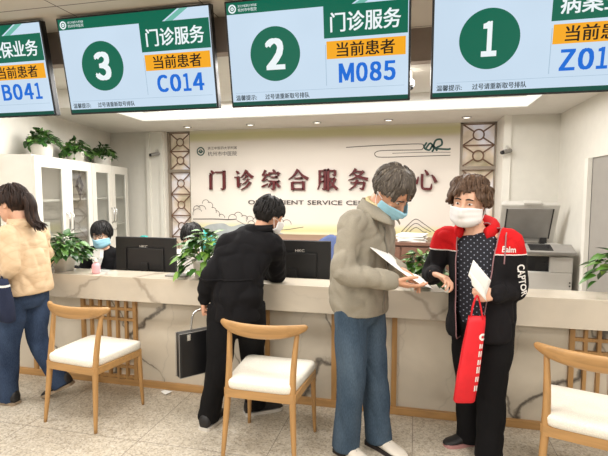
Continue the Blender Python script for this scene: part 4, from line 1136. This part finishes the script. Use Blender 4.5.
def cut_front(me, at, side, fwd, up_ref, w0, w1, z0, z1):
    """open the front of a jacket: remove faces in a wedge round the front line, widths w0 at z0 to w1 at z1"""
    bm = bmesh.new(); bm.from_mesh(me); side = V(side).normalized(); fwd = V(fwd).normalized(); at = V(at)
    wf = lambda z: w0+(w1-w0)*max(-.5, min(1.5, (z-z0)/(z1-z0)))
    for sg_ in (-1, 1):
        p0 = at+side*sg_*w0; p0.z = z0; p1 = at+side*sg_*w1; p1.z = z1
        nrm = (p1-p0).cross(fwd).normalized()
        g = [f for f in bm.faces if (f.calc_center_median()-at).dot(fwd) > 0]
        es = {e for f in g for e in f.edges}; vv = {v for f in g for v in f.verts}
        bmesh.ops.bisect_plane(bm, geom=list(g)+list(es)+list(vv), plane_co=p0, plane_no=nrm, dist=1e-5)
    kill = []
    for f in bm.faces:
        c = f.calc_center_median(); q = c-at
        if q.dot(fwd) > .02 and abs(q.dot(side)) < wf(c.z) : kill.append(f)
    bmesh.ops.delete(bm, geom=kill, context='FACES'); bm.to_mesh(me); bm.free()

def sheet(name, mat, grid, parent=None, thick=.0012, label=None, cat=None, group=None):
    """grid: rows of points"""
    nr, nc = len(grid), len(grid[0]); b = MB()
    b.add([p for r in grid for p in r], [(i*nc+j, i*nc+j+1, (i+1)*nc+j+1, (i+1)*nc+j) for i in range(nr-1) for j in range(nc-1)], 0, True)
    c = grid[0][0]
    o = b.build(name, M[mat], parent, False, None if parent is not None else c)
    md = o.modifiers.new('t', 'SOLIDIFY'); md.thickness = thick; md.offset = 0
    if label: tag(o, label, cat, group)
    return o

# ---- grey haired man -------------------------------------------------------
J = dict(pelvis=(-.30, 2.62, .87), chest=(-.275, 2.62, 1.17), neck=(-.222, 2.60, 1.395), head=(-.128, 2.56, 1.492),
         rs=(-.325, 2.46, 1.315), ls=(-.20, 2.765, 1.315), re=(-.365, 2.37, 1.075), rw=(-.112, 2.42, 1.035), le=(-.18, 2.80, 1.055), lw=(-.085, 2.575, 1.075),
         rh=(-.345, 2.545, .85), lh=(-.262, 2.695, .85), rk=(-.335, 2.53, .47), lk=(-.225, 2.68, .47), ra=(-.365, 2.545, .095), la=(-.195, 2.675, .095))
HB = hbasis(-34, 50, 8)
man = Person(J, 'elderly grey haired man in grey zip jacket and blue jeans reading a paper', 'skin', HB, 1.03,
    hands=dict(r=dict(d=(.93, .14, -.28), n=(.12, .35, .9), curl=(12, 16, 12), thumb=(.55, .75, .45), s=1.0), l=dict(d=(.80, -.25, -.50), n=(-.35, -.45, -.82), curl=(14, 20, 14), thumb=(.5, .8, .4), s=1.0)),
    foot=dict(r=(.75, -.6, 0), l=(.8, -.55, 0)))
man.mask('mask', -.006, -.108)
man.hair('hair_g', (.020, .024, .022), .076, .006, -.070, 230, 5, .08, .010, fr=.008)
man.trousers('jeans', .155, .122, .098, .084, .080, .007, 3, .055)
sd = man.side_sh; sh_ = man.side_h
st = [((-.298, 2.62, .815), sh_, .172, .135), ((-.297, 2.62, .845), sh_, .178, .142), ((-.305, 2.62, .885), sh_, .186, .148), ((-.303, 2.62, .97), sh_, .190, .150), ((-.295, 2.62, 1.08), sh_+sd, .192, .150), ((-.280, 2.62, 1.19), sd, .198, .140), ((-.268, 2.618, 1.275), sd, .190, .122), ((-.256, 2.615, 1.335), sd, .155, .100), ((-.242, 2.61, 1.375), sd, .095, .080), ((-.232, 2.607, 1.405), sd, .070, .070)]
me = man.jacket_mesh(st, dict(r=(.081, .068, .050), l=(.081, .068, .050)), .010, 7, freq=(9, 9, 8))
jk = obj_mesh('jacket', me, M['jk_grey'], man.o)
fw_ = V((.906, -.423, 0))
b = MB(); cN = V((-.222, 2.600, 1.400))
# folded collar: standing band that opens at the front
rs = []
for i in range(31):
    a = radians(20+320*i/30); dirv = fw_*cos(a)+V((-.423, -.906, 0))*sin(a); fr_ = (1+cos(a))/2
    c = cN+V((.02, -.01, 0))*fr_; r0 = .078+.006*fr_; zt = .035-.075*fr_**1.5
    o0 = c+dirv*r0+V((0, 0, -.01-.05*fr_**2)); top = c+dirv*(r0-.012)+V((0, 0, zt+.02)); out = c+dirv*(r0+.020+.010*fr_)+V((0, 0, zt-.03-.015*fr_))
    rs.append([o0, top, top+dirv*.008+V((0, 0, .004)), out+dirv*.005, out-V((0, 0, .008)), c+dirv*(r0+.012)+V((0, 0, zt-.02))])
b.rings(rs); b.build('collar', M['jk_grey'], jk)
# shirt collar showing inside
b = MB(); rs = []
for i in range(25):
    a = radians(18+324*i/24); dirv = fw_*cos(a)+V((-.423, -.906, 0))*sin(a); fr_ = (1+cos(a))/2
    c = cN+V((.018, -.008, .01)); r0 = .060+.004*fr_; zt = .058-.06*fr_
    rs.append([c+dirv*r0+V((0, 0, -.06)), c+dirv*(r0-.002)+V((0, 0, zt)), c+dirv*(r0+.009)+V((0, 0, zt-.004)), c+dirv*(r0+.016)+V((0, 0, zt-.05))])
b.rings(rs); b.build('shirt_collar', M['shirt_y'], man.o)
# zip line down the front
def front_point(me_o, o, d, off=.004):
    """point of the cloth hit from outside, in world space"""
    ok, loc, nrm, idx = me_o.ray_cast(V(o)-wloc(me_o), V(d)); return (loc+wloc(me_o)+nrm*off) if ok else None
bpy.context.view_layer.update()
P = []
for k in range(18):
    z = 1.30-.47*k/17; c = V((-.28, 2.62, z)); q = front_point(jk, c+fw_*.5, -fw_, .0025)
    if q: P.append(q)
if len(P) > 3: MB().tube(P, .0055, 6, 0, None, 1, False).build('zip', M['zipg'], jk)
man.shoe('r', (.78, -.62), 'shoe_w', 'sole_k', .275, .049); man.shoe('l', (.82, -.57), 'shoe_w', 'sole_k', .275, .049)
# the paper he reads
A = V((-.232, 2.43, 1.205)); Bp = V((.035, 2.455, 1.012)); side_ = V((.06, .15, -.035))
G = [[lerp(A, Bp, i/12)+side_*(j/6)+V((0, 0, .012*sin(i*.9)*(j/6)-.010*sin(i/12*pi))) for j in range(7)] for i in range(13)]
sheet('paper_sheet', 'paper', G, None, .001, 'long white sheet of paper held by the grey haired man', 'paper')

# ---- woman in red and black jacket -----------------------------------------
J = dict(pelvis=(.375, 2.78, .80), chest=(.36, 2.80, 1.10), neck=(.318, 2.795, 1.300), head=(.278, 2.755, 1.425),
         rs=(.165, 2.87, 1.215), ls=(.50, 2.73, 1.215), re=(.098, 2.90, .995), rw=(.098, 2.69, 1.035), le=(.545, 2.765, .958), lw=(.405, 2.565, .955),
         rh=(.300, 2.82, .77), lh=(.445, 2.745, .77), rk=(.312, 2.81, .43), lk=(.422, 2.70, .43), ra=(.325, 2.835, .09), la=(.412, 2.655, .09))
HW = hbasis(-112, 8, -5)
wom = Person(J, 'woman with short brown hair in a red and black jacket over a polka dot top', 'skin_l', HW, 1.04,
    hands=dict(r=dict(d=(.80, -.50, -.18), n=(.0, -.25, -.95), curl=(30, 38, 25), thumb=(.4, .85, .5), s=.92), l=dict(d=(-.96, -.12, .02), n=(.05, .95, -.2), curl=(42, 55, 30), thumb=(.6, .75, .25), s=.92)),
    foot=dict(r=(-.85, -.5, 0), l=(-.3, -.95, 0)))
wom.mask('mask_w', .0, -.112)
wom.hair('hair_br', (.032, .032, .036), .080, -.010, -.070, 260, 9, .06, .022, fr=.006)
wom.trousers('blackt', .160, .130, .102, .084, .078, .007, 11, .066)
sd = wom.side_sh; sh_ = wom.side_h
stS = [((.372, 2.78, .76), sh_, .138, .130), ((.372, 2.78, .85), sh_, .142, .136), ((.368, 2.788, .96), sh_, .144, .134), ((.362, 2.797, 1.07), sd, .150, .128), ((.350, 2.80, 1.16), sd, .150, .110), ((.338, 2.80, 1.22), sd, .125, .088), ((.328, 2.80, 1.262), sd, .072, .064)]
me = wom.jacket_mesh(stS, {}, .004, 2)
obj_mesh('polka_dot_top', me, M['polka'], wom.o)
stJ = [((.362, 2.78, .675), sh_, .178, .155), ((.362, 2.78, .70), sh_, .184, .160), ((.366, 2.78, .82), sh_, .184, .160), ((.368, 2.788, .95), sh_, .180, .154), ((.370, 2.797, 1.07), sd, .186, .148), ((.352, 2.80, 1.165), sd, .184, .128), ((.340, 2.80, 1.225), sd, .160, .105), ((.330, 2.80, 1.272), sd, .100, .085), ((.322, 2.798, 1.305), sd, .074, .074)]
me = wom.jacket_mesh(stJ, dict(r=(.074, .064, .046), l=(.074, .066, .050)), .010, 21)
wf_ = V((-.42, -.906, 0)); ws_ = V((-.906, .42, 0))
cut_front(me, (.357, 2.797, 0), ws_, wf_, None, .075, .112, .75, 1.25)
bm = bmesh.new(); bm.from_mesh(me)
bmesh.ops.bisect_plane(bm, geom=bm.verts[:]+bm.edges[:]+bm.faces[:], plane_co=(.3, 2.8, 1.155), plane_no=(0, 0, 1), dist=1e-5)
for f in bm.faces: f.material_index = 1 if f.calc_center_median().z > 1.155 else 0; f.smooth = True
cutl = [e for e in bm.edges if len(e.link_faces) == 2 and e.link_faces[0].material_index != e.link_faces[1].material_index]
bcut = [(e.verts[0].co.copy(), e.verts[1].co.copy()) for e in cutl]
bedge = [(e.verts[0].co.copy(), e.verts[1].co.copy()) for e in bm.edges if len(e.link_faces) == 1]
bm.to_mesh(me); bm.free()
jw = obj_mesh('jacket', me, [M['jk_black'], M['jk_red']], wom.o)
md = jw.modifiers.new('t', 'SOLIDIFY'); md.thickness = .007; md.offset = -1
b = MB()
for p, q in bcut: b.tube([p, q], .0035, 5, 0, None, 1, False)
b.build('white_piping', M['white_c'], jw)
b = MB()
for p, q in bedge: b.tube([p, q], .0035, 5, 0, None, 1, False)
b.build('front_zip', M['zip'], jw)
# folded hood lying round the neck
b = MB(); rs = []
for i in range(27):
    a = radians(52+256*i/26); dirv = wf_*cos(a)+ws_*-sin(a); bk = (1-cos(a))/2; c = V((.326, 2.80, 1.275+.02*bk)); r = .088+.012*bk; tk = .018+.024*bk
    rs.append([c+dirv*r+dirv*(tk*cos(2*pi*k/12))+V((0, 0, tk*1.5*sin(2*pi*k/12)-.02*(1-bk))) for k in range(12)])
b.rings(rs); b.build('hood', M['jk_red'], jw)
bpy.context.view_layer.update()
# drawstring and chest print
P = []
for k in range(12):
    z = 1.27-.16*k/11; q = front_point(jw, V((.37, 2.79, z))-ws_*.135+wf_*.5, -wf_, .004)
    if q: P.append(q)
if len(P) > 2: MB().tube(P, .0035, 6).build('drawstring', M['zip'], jw)
def print_on(o, body, c, u, v, hw, hh, d, parent, mat, name, bold=.02):
    """lettering laid on the cloth: project flat text along d"""
    b = MB(); miss = [0]
    def fn(x, y, dd):
        p = V(c)+V(u)*x+V(v)*y; q = front_point(o, p-V(d)*.4, d, .0025+dd*.5)
        if q is None: miss[0] += 1; q = p
        return q
    text_fit(b, body, -hw, hw, -hh, hh, fn, bold)
    if miss[0] == 0: return b.build(name, M[mat], parent)
    print('missed', name, miss)
print_on(jw, 'Balm', V((.372, 2.79, 1.185))-ws_*.15, -ws_, (0, 0, 1), .030, .016, -wf_, jw, 'white_c', 'chest_print')
# sleeve letters along the forearm, facing the camera
e_, h_ = V(J['le']), V(J['ls']); du = (e_-h_).normalized(); dn = V((-.30, .95, -.05)); dn = (dn-du*dn.dot(du)).normalized(); dv = dn.cross(du)
if dv.x < 0: dv = -dv
print_on(jw, 'CAPTOR', lerp(h_, e_, .76)+dv*.006, du, dv, .088, .021, dn, jw, 'white_c', 'sleeve_print', .03)
wom.shoe('r', (-.90, -.42), 'shoe_k', 'sole_r', .235, .042); wom.shoe('l', (-.35, -.93), 'shoe_k', 'sole_r', .235, .042)
# papers and bag in her left hand
for k, (p0, u_, v_) in enumerate([(V((.285, 2.515, 1.145)), V((.090, .012, -.105)), V((-.022, .01, -.085))), (V((.268, 2.507, 1.085)), V((.075, .012, -.085)), V((.014, .004, -.07)))]):
    G = [[p0+u_*(i/6)+v_*(j/5)+V((0, -.006*sin(i/6*pi), 0)) for j in range(6)] for i in range(7)]
    sheet('folded_paper', 'paper', G, None, .0016, ['upper folded white paper in the left hand of the woman in red', 'lower folded white paper in the left hand of the woman in red'][k], 'paper', 'papers in her hand')
bg = empty('shopping_bag', (.285, 2.54, .40), 'narrow bright red carrier bag hanging from the hand of the woman in polka dots', 'bag')
b = MB(); rs = []
for t, cx, w_, d_ in [(0, .262, .050, .030), (.02, .262, .056, .036), (.3, .278, .058, .040), (.65, .296, .052, .036), (.93, .312, .045, .024), (1, .314, .043, .014)]:
    z = .385+.46*t; ring = []
    for k in range(20):
        q = 2*pi*k/20; ex = math.copysign(abs(cos(q))**.5, cos(q)); ey = math.copysign(abs(sin(q))**.5, sin(q))
        ring.append(V((cx+ex*w_*(1+.03*sin(9*z)), 2.54+ey*d_*.9+ex*.012, z+.006*sin(3*q)*t)))
    rs.append(ring)
bgb = b.rings(rs).build('bag_body', M['bag_red'], bg)
for dy in (-.008, .010):
    MB().tube([(.285, 2.54+dy, .835), (.292, 2.535+dy, .90), (.312, 2.535+dy, .955), (.330, 2.538+dy, .90), (.342, 2.542+dy, .835)], .0075, 8, 0, (0, 1, 0), .5, True, 5).build('bag_handle', M['bag_red'], bg)
bpy.context.view_layer.update()
b = MB(); dn = V((-.25, 1, 0)).normalized()
def bagp(x, z, dd=0):
    q = front_point(bgb, V((x, 2.54, z))-dn*.4, dn, .002); return q if q else V((x, 2.50, z))
ringflat(b, .338, .742, .007, .019, lambda x, z, d: bagp(x, z), 20)
b.build('bag_emblem', M['white_c'], bgb); b = MB()
for k in (0, 1):
  b = MB()
  for z, x, h in ((.695, .330, .012), (.655, .326, .016), (.61, .322, .014), (.57, .318, .018), (.52, .313, .014), (.47, .309, .016)):
        b.add([bagp(x+k*.011-.010, z-h), bagp(x+k*.011-.003, z-h), bagp(x+k*.011-.001, z+h*.9), bagp(x+k*.011-.008, z+h*.9)], [(0, 1, 2, 3)])
  b.build('bag_lettering', M['white_c'], bgb)

# ---- man in black leaning on the counter -----------------------------------
J = dict(pelvis=(-1.085, 2.72, .80), chest=(-1.06, 2.83, 1.07), neck=(-.992, 2.915, 1.235), head=(-.950, 2.975, 1.330),
         ls=(-1.165, 2.80, 1.165), rs=(-.890, 2.87, 1.145), le=(-1.222, 2.64, .975), lw=(-1.290, 2.675, .812), re=(-.912, 3.045, .935), rw=(-1.02, 3.13, .905),
         lh=(-1.165, 2.70, .77), rh=(-1.005, 2.745, .77), lk=(-1.185, 2.66, .42), rk=(-1.03, 2.84, .42), la=(-1.262, 2.675, .09), ra=(-1.035, 2.905, .09))
HK = hbasis(56, 24, 4)
bman = Person(J, 'man dressed in black seen from behind, leaning on the counter with a briefcase', 'skin', HK, .96,
    hands=dict(l=dict(d=(.02, .05, -1), n=(.95, .25, 0), curl=(50, 70, 45), thumb=(.5, .8, .5), s=1.0), r=dict(d=(-.9, .35, -.1), n=(0, 0, -1), curl=(8, 10, 8), thumb=(.6, .8, .1), s=1.0)),
    foot=dict(l=(.1, 1, 0), r=(.75, .6, 0)))
bman.mask('mask_w', -.005, -.11)
bman.hair('hair_k', (.012, .018, .018), .058, .004, -.060, 200, 13, .07, .004)
bman.trousers('blackt', .145, .120, .100, .082, .070, .006, 31, .05)
sd = bman.side_sh; sh_ = bman.side_h
st = [((-1.085, 2.72, .70), sh_, .152, .140), ((-1.085, 2.72, .74), sh_, .158, .146), ((-1.082, 2.725, .84), sh_, .160, .148), ((-1.080, 2.755, .95), sh_, .160, .142), ((-1.068, 2.80, 1.04), sd, .174, .140), ((-1.048, 2.845, 1.12), sd, .180, .130), ((-1.028, 2.875, 1.175), sd, .160, .106), ((-1.014, 2.897, 1.222), sd, .105, .082), ((-1.0, 2.91, 1.25), sd, .068, .066)]
me = bman.jacket_mesh(st, dict(r=(.078, .068, .048), l=(.076, .062, .046)), .013, 41, freq=(8, 8, 7))
jb = obj_mesh('jacket', me, M['blackc'], bman.o)
b = MB(); rs = []
for i in range(25):
    a = 2*pi*i/25; c = V((-.992, 2.913, 1.242)); dv = V((cos(a)*.070, sin(a)*.066, 0)); 
    rs.append([c+dv*1.08+V((0, 0, -.02)), c+dv*.98+V((.004, .006, .032)), c+dv*1.10+V((.004, .006, .034)), c+dv*1.22+V((0, 0, -.02))])
b.rings(rs, 0, True, False, True); b.build('collar', M['blackc'], jb)
b = MB(); bpy.context.view_layer.update()
P = []
for k in range(26):
    a = radians(178+150*k/25); dvv = V((cos(a), sin(a), 0)); q = front_point(jb, V((-1.108, 2.76, .958))+dvv*.5, -dvv, .002)
    if q: P.append(q)
if len(P) > 3: MB().tube(P, .006, 6, 0, None, 1, False).build('waist_seam', M['blackc'], jb)
bman.shoe('l', (.12, 1), 'shoe_k', 'sole_w', .27, .047); bman.shoe('r', (.80, .60), 'shoe_k', 'sole_w', .27, .047)
# briefcase
bc = empty('briefcase', (-1.335, 2.70, .33), 'slim black briefcase with silver trim held by the man in black', 'briefcase', None, radians(50))
b = MB(); b.box((-.145, -.032, 0), (.145, .032, .285), 0, .010); b.build('case_body', M['leather'], bc, True)
for s_ in (-1, 1):
    rr = [(-.147, .004), (-.147, .283), (.147, .283), (.147, .004)]
    b = MB(); b.tube([(x, s_*.030, z) for x, z in rr+rr[:1]], .0024, 6); b.build('metal_trim', M['grey_md'], bc, True)
b = MB(); b.tube([(-.055, 0, .28), (-.052, 0, .335), (-.03, 0, .40), (.06, 0, .405), (.062, 0, .335), (.058, 0, .28)], .0065, 8, 0, None, 1, True, 4); b.build('case_handle', M['chrome'], bc, True)
for x in (-.085, .085): MB().box((x-.012, -.036, .235), (x+.012, -.030, .275), 0, .002).build('clasp', M['chrome'], bc, True)

# ---- woman in beige quilted jacket -----------------------------------------
J = dict(pelvis=(-2.660, 2.70, .80), chest=(-2.645, 2.70, 1.09), neck=(-2.665, 2.70, 1.285), head=(-2.722, 2.69, 1.405),
         ls=(-2.635, 2.545, 1.195), rs=(-2.68, 2.855, 1.195), le=(-2.570, 2.50, .975), lw=(-2.725, 2.46, .955), re=(-2.68, 2.93, .99), rw=(-2.85, 2.86, .97),
         lh=(-2.662, 2.615, .77), rh=(-2.655, 2.785, .77), lk=(-2.72, 2.61, .43), rk=(-2.635, 2.77, .42), la=(-2.775, 2.635, .09), ra=(-2.500, 2.80, .145))
HL = hbasis(184, 14, 0)
lady = Person(J, 'woman with a dark ponytail in a beige quilted jacket and jeans, walking left', 'skin_l', HL, 1.0,
    hands=dict(l=dict(d=(-.95, .1, .05), n=(.1, .95, .1), curl=(40, 50, 30), thumb=(.6, .8, .3), s=.92), r=dict(d=(-.95, -.1, .0), n=(0, -.9, .1), curl=(25, 30, 20), thumb=(.6, .8, .3), s=.92)),
    foot=dict(l=(-1, 0, 0), r=(-.85, -.15, -.5)))
lady.hair('hair_b', (.012, .022, .016), .062, .012, -.070, 220, 17, .11, .003)
hp = lady.P
tail = [hp(0, -.09, .020), hp(0, -.128, .012), hp(.0, -.140, -.04), hp(.0, -.128, -.10), hp(0, -.135, -.16), hp(.0, -.16, -.215)]
b = MB(); b.tube(tail, [.028, .040, .042, .040, .034, .010], 14, 0, None, .8, True, 5)
rnd = random.Random(4)
for k in range(46):
    a = rnd.uniform(0, 2*pi); r = .034; off = V((cos(a)*r, sin(a)*r*.8, 0)); e_ = rnd.uniform(.75, 1.05)
    P = [lerp(p, p, 0)+HL @ (off*[.5, 1, 1.08, 1.1, 1.05, .7][i]) for i, p in enumerate(tail)]; P[-1] = P[-1]+V((rnd.uniform(-.02, .03), rnd.uniform(-.02, .02), rnd.uniform(-.02, .03)))
    b.tube(P, [.006, .009, .009, .009, .007, .002], 6, 0, None, 1, True, 4)
pt = b.build('ponytail', M['hair_b'], lady.o)
b = MB(); rs = []
c = hp(0, -.108, .017); ax_ = (V(tail[1])-V(tail[0])).normalized(); Bq = basis(ax_, (0, 0, 1))
for i in range(20):
    a = 2*pi*i/20; dv = Bq @ V((cos(a), 0, sin(a))); rs.append([c+dv*(.038+.007*cos(2*pi*k/8))+ax_*(.009*sin(2*pi*k/8)) for k in range(8)])
b.rings(rs, 0, True, False, True); b.build('hair_tie', M['leather'], pt)
lady.trousers('jeans_d', .145, .125, .090, .070, .066, .006, 51, .065)
sd = lady.side_sh; sh_ = lady.side_h
st = [((-2.648, 2.70, .79), sh_, .180, .145), ((-2.648, 2.70, .82), sh_, .182, .150), ((-2.652, 2.70, .93), sh_, .180, .142), ((-2.656, 2.70, 1.05), sd, .180, .130), ((-2.660, 2.70, 1.14), sd, .180, .118), ((-2.662, 2.70, 1.20), sd, .160, .100), ((-2.664, 2.70, 1.245), sd, .105, .080), ((-2.655, 2.70, 1.30), sd, .074, .074)]
me = lady.jacket_mesh(st, dict(l=(.074, .064, .048), r=(.074, .064, .048)), .010, 61)
jl = obj_mesh('quilted_jacket', me, M['quilt'], lady.o)
b = MB(); rs = []
for i in range(25):
    a = 2*pi*i/25; c = V((-2.667, 2.70, 1.278)); dv = V((cos(a)*.070, sin(a)*.070, 0))
    rs.append([c+dv*1.05+V((0, 0, -.03)), c+dv*.95+V((-.006, 0, .025)), c+dv*1.08+V((-.006, 0, .028)), c+dv*1.22+V((0, 0, -.03))])
b.rings(rs, 0, True, False, True); b.build('collar', M['quilt'], jl)
lady.shoe('l', (-1, .02), 'shoe_k', 'sole_t', .245, .043); lady.shoe('r', (-1, -.25), 'shoe_k', 'sole_t', .245, .043, 24)
tt = empty('tote_bag', (-2.64, 2.43, .67), 'dark navy bag with a pale stripe hanging on the arm of the ponytailed woman', 'bag')
b = MB(); rs = []
for t, w_, d_ in [(0, .125, .035), (.03, .135, .045), (.4, .14, .05), (.8, .135, .036), (1, .132, .022)]:
    z = .67+.265*t; rs.append([V((-2.625+w_*math.copysign(abs(cos(2*pi*k/24))**.4, cos(2*pi*k/24))-.03*t, 2.425+d_*math.copysign(abs(sin(2*pi*k/24))**.5, sin(2*pi*k/24)), z-.03*cos(2*pi*k/24)*(1-t)*.5)) for k in range(24)])
tb = b.rings(rs).build('bag_body', M['navy'], tt)
b = MB(); rs = []
for z in (.885, .899):
    rs.append([V((-2.652+.1375*math.copysign(abs(cos(2*pi*k/24))**.4, cos(2*pi*k/24)), 2.425+.036*math.copysign(abs(sin(2*pi*k/24))**.5, sin(2*pi*k/24)), z)) for k in range(24)])
b.rings(rs, 0, True, False); b.build('pale_stripe', M['white_c'], tb)
for s_ in (-1, 1):
    MB().tube([(-2.72, 2.425+s_*.014, .92), (-2.70, 2.45+s_*.022, .985), (-2.655, 2.475+s_*.03, 1.035), (-2.60, 2.45+s_*.022, .985), (-2.58, 2.425+s_*.014, .92)], .006, 8, 0, None, 1, True, 4).build('bag_strap', M['navy'], tt)

# ---- two seated clerks and the office chairs -------------------------------
def office_chair(x, y, label, m, top=.95, rz=0):
    e = empty('office_chair', (x, y, 0), label, 'chair', 'office chairs behind the counter', rz)
    b = MB(); b.box((-.23, -.22, .35), (.23, .22, .42), 0, .02); b.build('seat', M[m], e, True)
    rs = []
    for i in range(15):
        t = i/14; z = .50+(top-.50)*t; w_ = .21*(1-.9*max(0, (t-.55)/.45)**3)
        rs.append([V((w_*math.copysign(abs(cos(2*pi*k/20))**.5, cos(2*pi*k/20)), .235+.04*t+.022*sin(2*pi*k/20)-.03*(w_*cos(2*pi*k/20))**2*8, z)) for k in range(20)])
    MB().rings(rs).build('backrest', M[m], e, True)
    MB().tube([(0, .2, .38), (0, .27, .42), (0, .285, .60)], .02, 8, 0, None, 1, True, 4).build('back_support', M['black_pl'], e, True)
    MB().tube([(0, 0, .07), (0, 0, .36)], .028, 12, 0, None, 1, False).build('gas_column', M['chrome'], e, True)
    for k in range(5):
        a = 2*pi*k/5+.3; d = V((cos(a), sin(a), 0)); l = MB().tube([V((0, 0, .085)), d*.26+V((0, 0, .062))], [.022, .014], 8).build('base_leg', M['black_pl'], e, True)
        MB().tube([d*.26+V((-d.y*.018, d.x*.018, .026)), d*.26+V((d.y*.018, -d.x*.018, .026))], .026, 12, 0, None, 1, False).build('caster', M['black_pl'], l, True)
    return e
def clerk(x, y, label, hbq, hair_kw, jacket, skin='skin_l', zt=0, mask='mask', kd=0):
    J = dict(pelvis=(x, y+.12, .53), chest=(x, y+.08, .79), neck=(x, y+.02, .945), head=(x, y, 1.062),
             rs=(x-.17, y+.06, .875), ls=(x+.17, y+.06, .875), re=(x-.21, y-.05, .66), le=(x+.21, y-.05, .66), rw=(x-.10, y-.27, .77), lw=(x+.10, y-.27, .77),
             rh=(x-.09, y+.1, .52), lh=(x+.09, y+.1, .52), rk=(x-.10, y-.27, .50), lk=(x+.10, y-.27, .50), ra=(x-.10, y-.25, .09), la=(x+.10, y-.25, .09))
    hd = dict(d=(0, -1, -.10), n=(0, .05, -1), curl=(12, 16, 12), thumb=(.6, .8, .1), s=.9)
    p = Person(J, label, skin, hbq, .98, hands=dict(r=hd, l=hd), foot=dict(r=(0, -1, 0), l=(0, -1, 0)), voxel=.006)
    if mask: p.mask(mask)
    p.hair(**hair_kw)
    p.trousers('blackt', .155, .125, .088, .072, .062, .004, 3, .04)
    sd = V((-1, 0, 0))
    st = [((x, y+.12, .47), sd, .165, .135), ((x, y+.115, .58), sd, .170, .140), ((x, y+.09, .74), sd, .175, .130), ((x, y+.065, .84), sd, .165, .11), ((x, y+.045, .895), sd, .12, .085), ((x, y+.03, .935), sd, .068, .064)]
    me = p.jacket_mesh(st, dict(r=(.066, .058, .042), l=(.066, .058, .042)), .005, 5)
    p.jk = obj_mesh('jacket', me, M[jacket], p.o)
    p.shoe('r', (0, -1), 'shoe_k', 'sole_k', .24, .042); p.shoe('l', (0, -1), 'shoe_k', 'sole_k', .24, .042)
    return p
c1 = clerk(-2.985, 3.98, 'seated clerk in glasses, black blazer and blue mask, below the glass cabinets', hbasis(-78, 12, 4), dict(m='hair_k', t=(.022, .022, .020), hairline=.050, side=-.02, nape=-.10, clumps=150, seed=21, length=.09), 'blackc')
b = MB(); X, Y = -2.985, 3.98
b.add([V((X-.035, Y-.075, .935)), V((X+.035, Y-.075, .935)), V((X+.045, Y-.10, .86)), V((X+.01, Y-.115, .74)), V((X-.01, Y-.115, .74)), V((X-.045, Y-.10, .86))], [(0, 1, 2, 3, 4, 5)])
o = b.build('white_blouse', M['white_c'], c1.o); md = o.modifiers.new('t', 'SOLIDIFY'); md.thickness = .05
P_ = c1.P; gl = MB()
for sx in (-1, 1):
    gl.tube([P_(sx*.033+.023*cos(2*pi*k/16), .105, .012+.018*sin(2*pi*k/16)) for k in range(17)], .0018, 6, 0, None, 1, False)
    gl.tube([P_(sx*.056, .104, .018), P_(sx*.078, .06, .018), P_(sx*.084, -.01, .012)], .0018, 6)
gl.tube([P_(-.01, .106, .016), P_(.01, .106, .016)], .0018, 6); fr_ = gl.build('spectacles', M['bezel'], c1.o)
gl = MB()
for sx in (-1, 1): gl.add([P_(sx*.033+.022*cos(2*pi*k/16), .105, .012+.017*sin(2*pi*k/16)) for k in range(16)], [tuple(range(16))])
gl.build('lens', M['lens_gl'], fr_)
c2 = clerk(-2.012, 3.95, 'seated clerk with parted black hair in white, half hidden by the bright green pothos', hbasis(-82, 14, 0), dict(m='hair_k', t=(.024, .022, .020), hairline=.050, side=-.03, nape=-.11, clumps=150, seed=23, length=.10), 'white_c', mask='mask_w')
office_chair(-2.80, 4.14, 'teal office chair behind the clerk in glasses', 'teal', 1.02)
office_chair(-2.12, 4.12, 'teal office chair behind the clerk in white', 'teal', 1.09)
office_chair(-.90, 4.75, 'empty blue office chair before the brown credenza', 'blue_ch', 1.015)
# ---------------------------------------------------------------- camera, light
cam = bpy.data.cameras.new('camera'); co = bpy.data.objects.new('camera', cam); COL.objects.link(co)
co.location = (0, 0, 1.5); co.rotation_euler = (radians(90)-math.atan(38/470), 0, radians(13.5))
cam.sensor_width = 36; cam.lens = 36*470/608; SC.camera = co
def area(name, loc, sx, sy, e, col=(1, .975, .94), rot=(0, 0, 0)):
    l = bpy.data.lights.new(name, 'AREA'); l.shape = 'RECTANGLE'; l.size = sx; l.size_y = sy; l.energy = e; l.color = col
    o = bpy.data.objects.new(name, l); COL.objects.link(o); o.location = loc; o.rotation_euler = rot; return o
for x in (-3.6, -1.2, 1.2):
    for y, e_ in ((1.7, 36), (-.6, 44), (-2.8, 60)): area('hall_lamp_fill', (x, y, 2.68), 1.2, .6, e_)  # rearmost row added to brighten upright faces such as the counter front
area('coffer_lamp_fill', (-2.2, 4.2, 2.44), 1.2, 1.1, 48, (1, .98, .95))  # added fill for the dim left alcove and cabinets
area('coffer_lamp_fill', (-2.0, 3.42, 2.44), 2.4, .16, 22, (1, .98, .95))  # unseen strip added to brighten the ledge top
area('coffer_lamp_fill', (.3, 3.95, 2.44), 1.6, .16, 16, (1, .98, .95))  # second added strip for the ledge, toward the right
area('coffer_lamp_fill', (-.6, 4.1, 2.44), 2.4, .6, 60, (1, .98, .95))
for x in (-2.77, -1.95, -1.137, -.325, .50):
    l = bpy.data.lights.new('downlight_lamp', 'SPOT'); l.energy = 13; l.spot_size = radians(95); l.spot_blend = .8; l.color = (1, .96, .90); l.shadow_soft_size = .03
    o = bpy.data.objects.new('downlight_lamp', l); COL.objects.link(o); o.location = (x, 5.38, 2.262)
w = bpy.data.worlds.new('world'); SC.world = w; w.use_nodes = True
w.node_tree.nodes['Background'].inputs[0].default_value = (1, .97, .93, 1); w.node_tree.nodes['Background'].inputs[1].default_value = .55
vs = SC.view_settings; vs.view_transform = 'Standard'; vs.look = 'None'; vs.gamma = 1; vs.exposure = 0; vs.use_curve_mapping = False
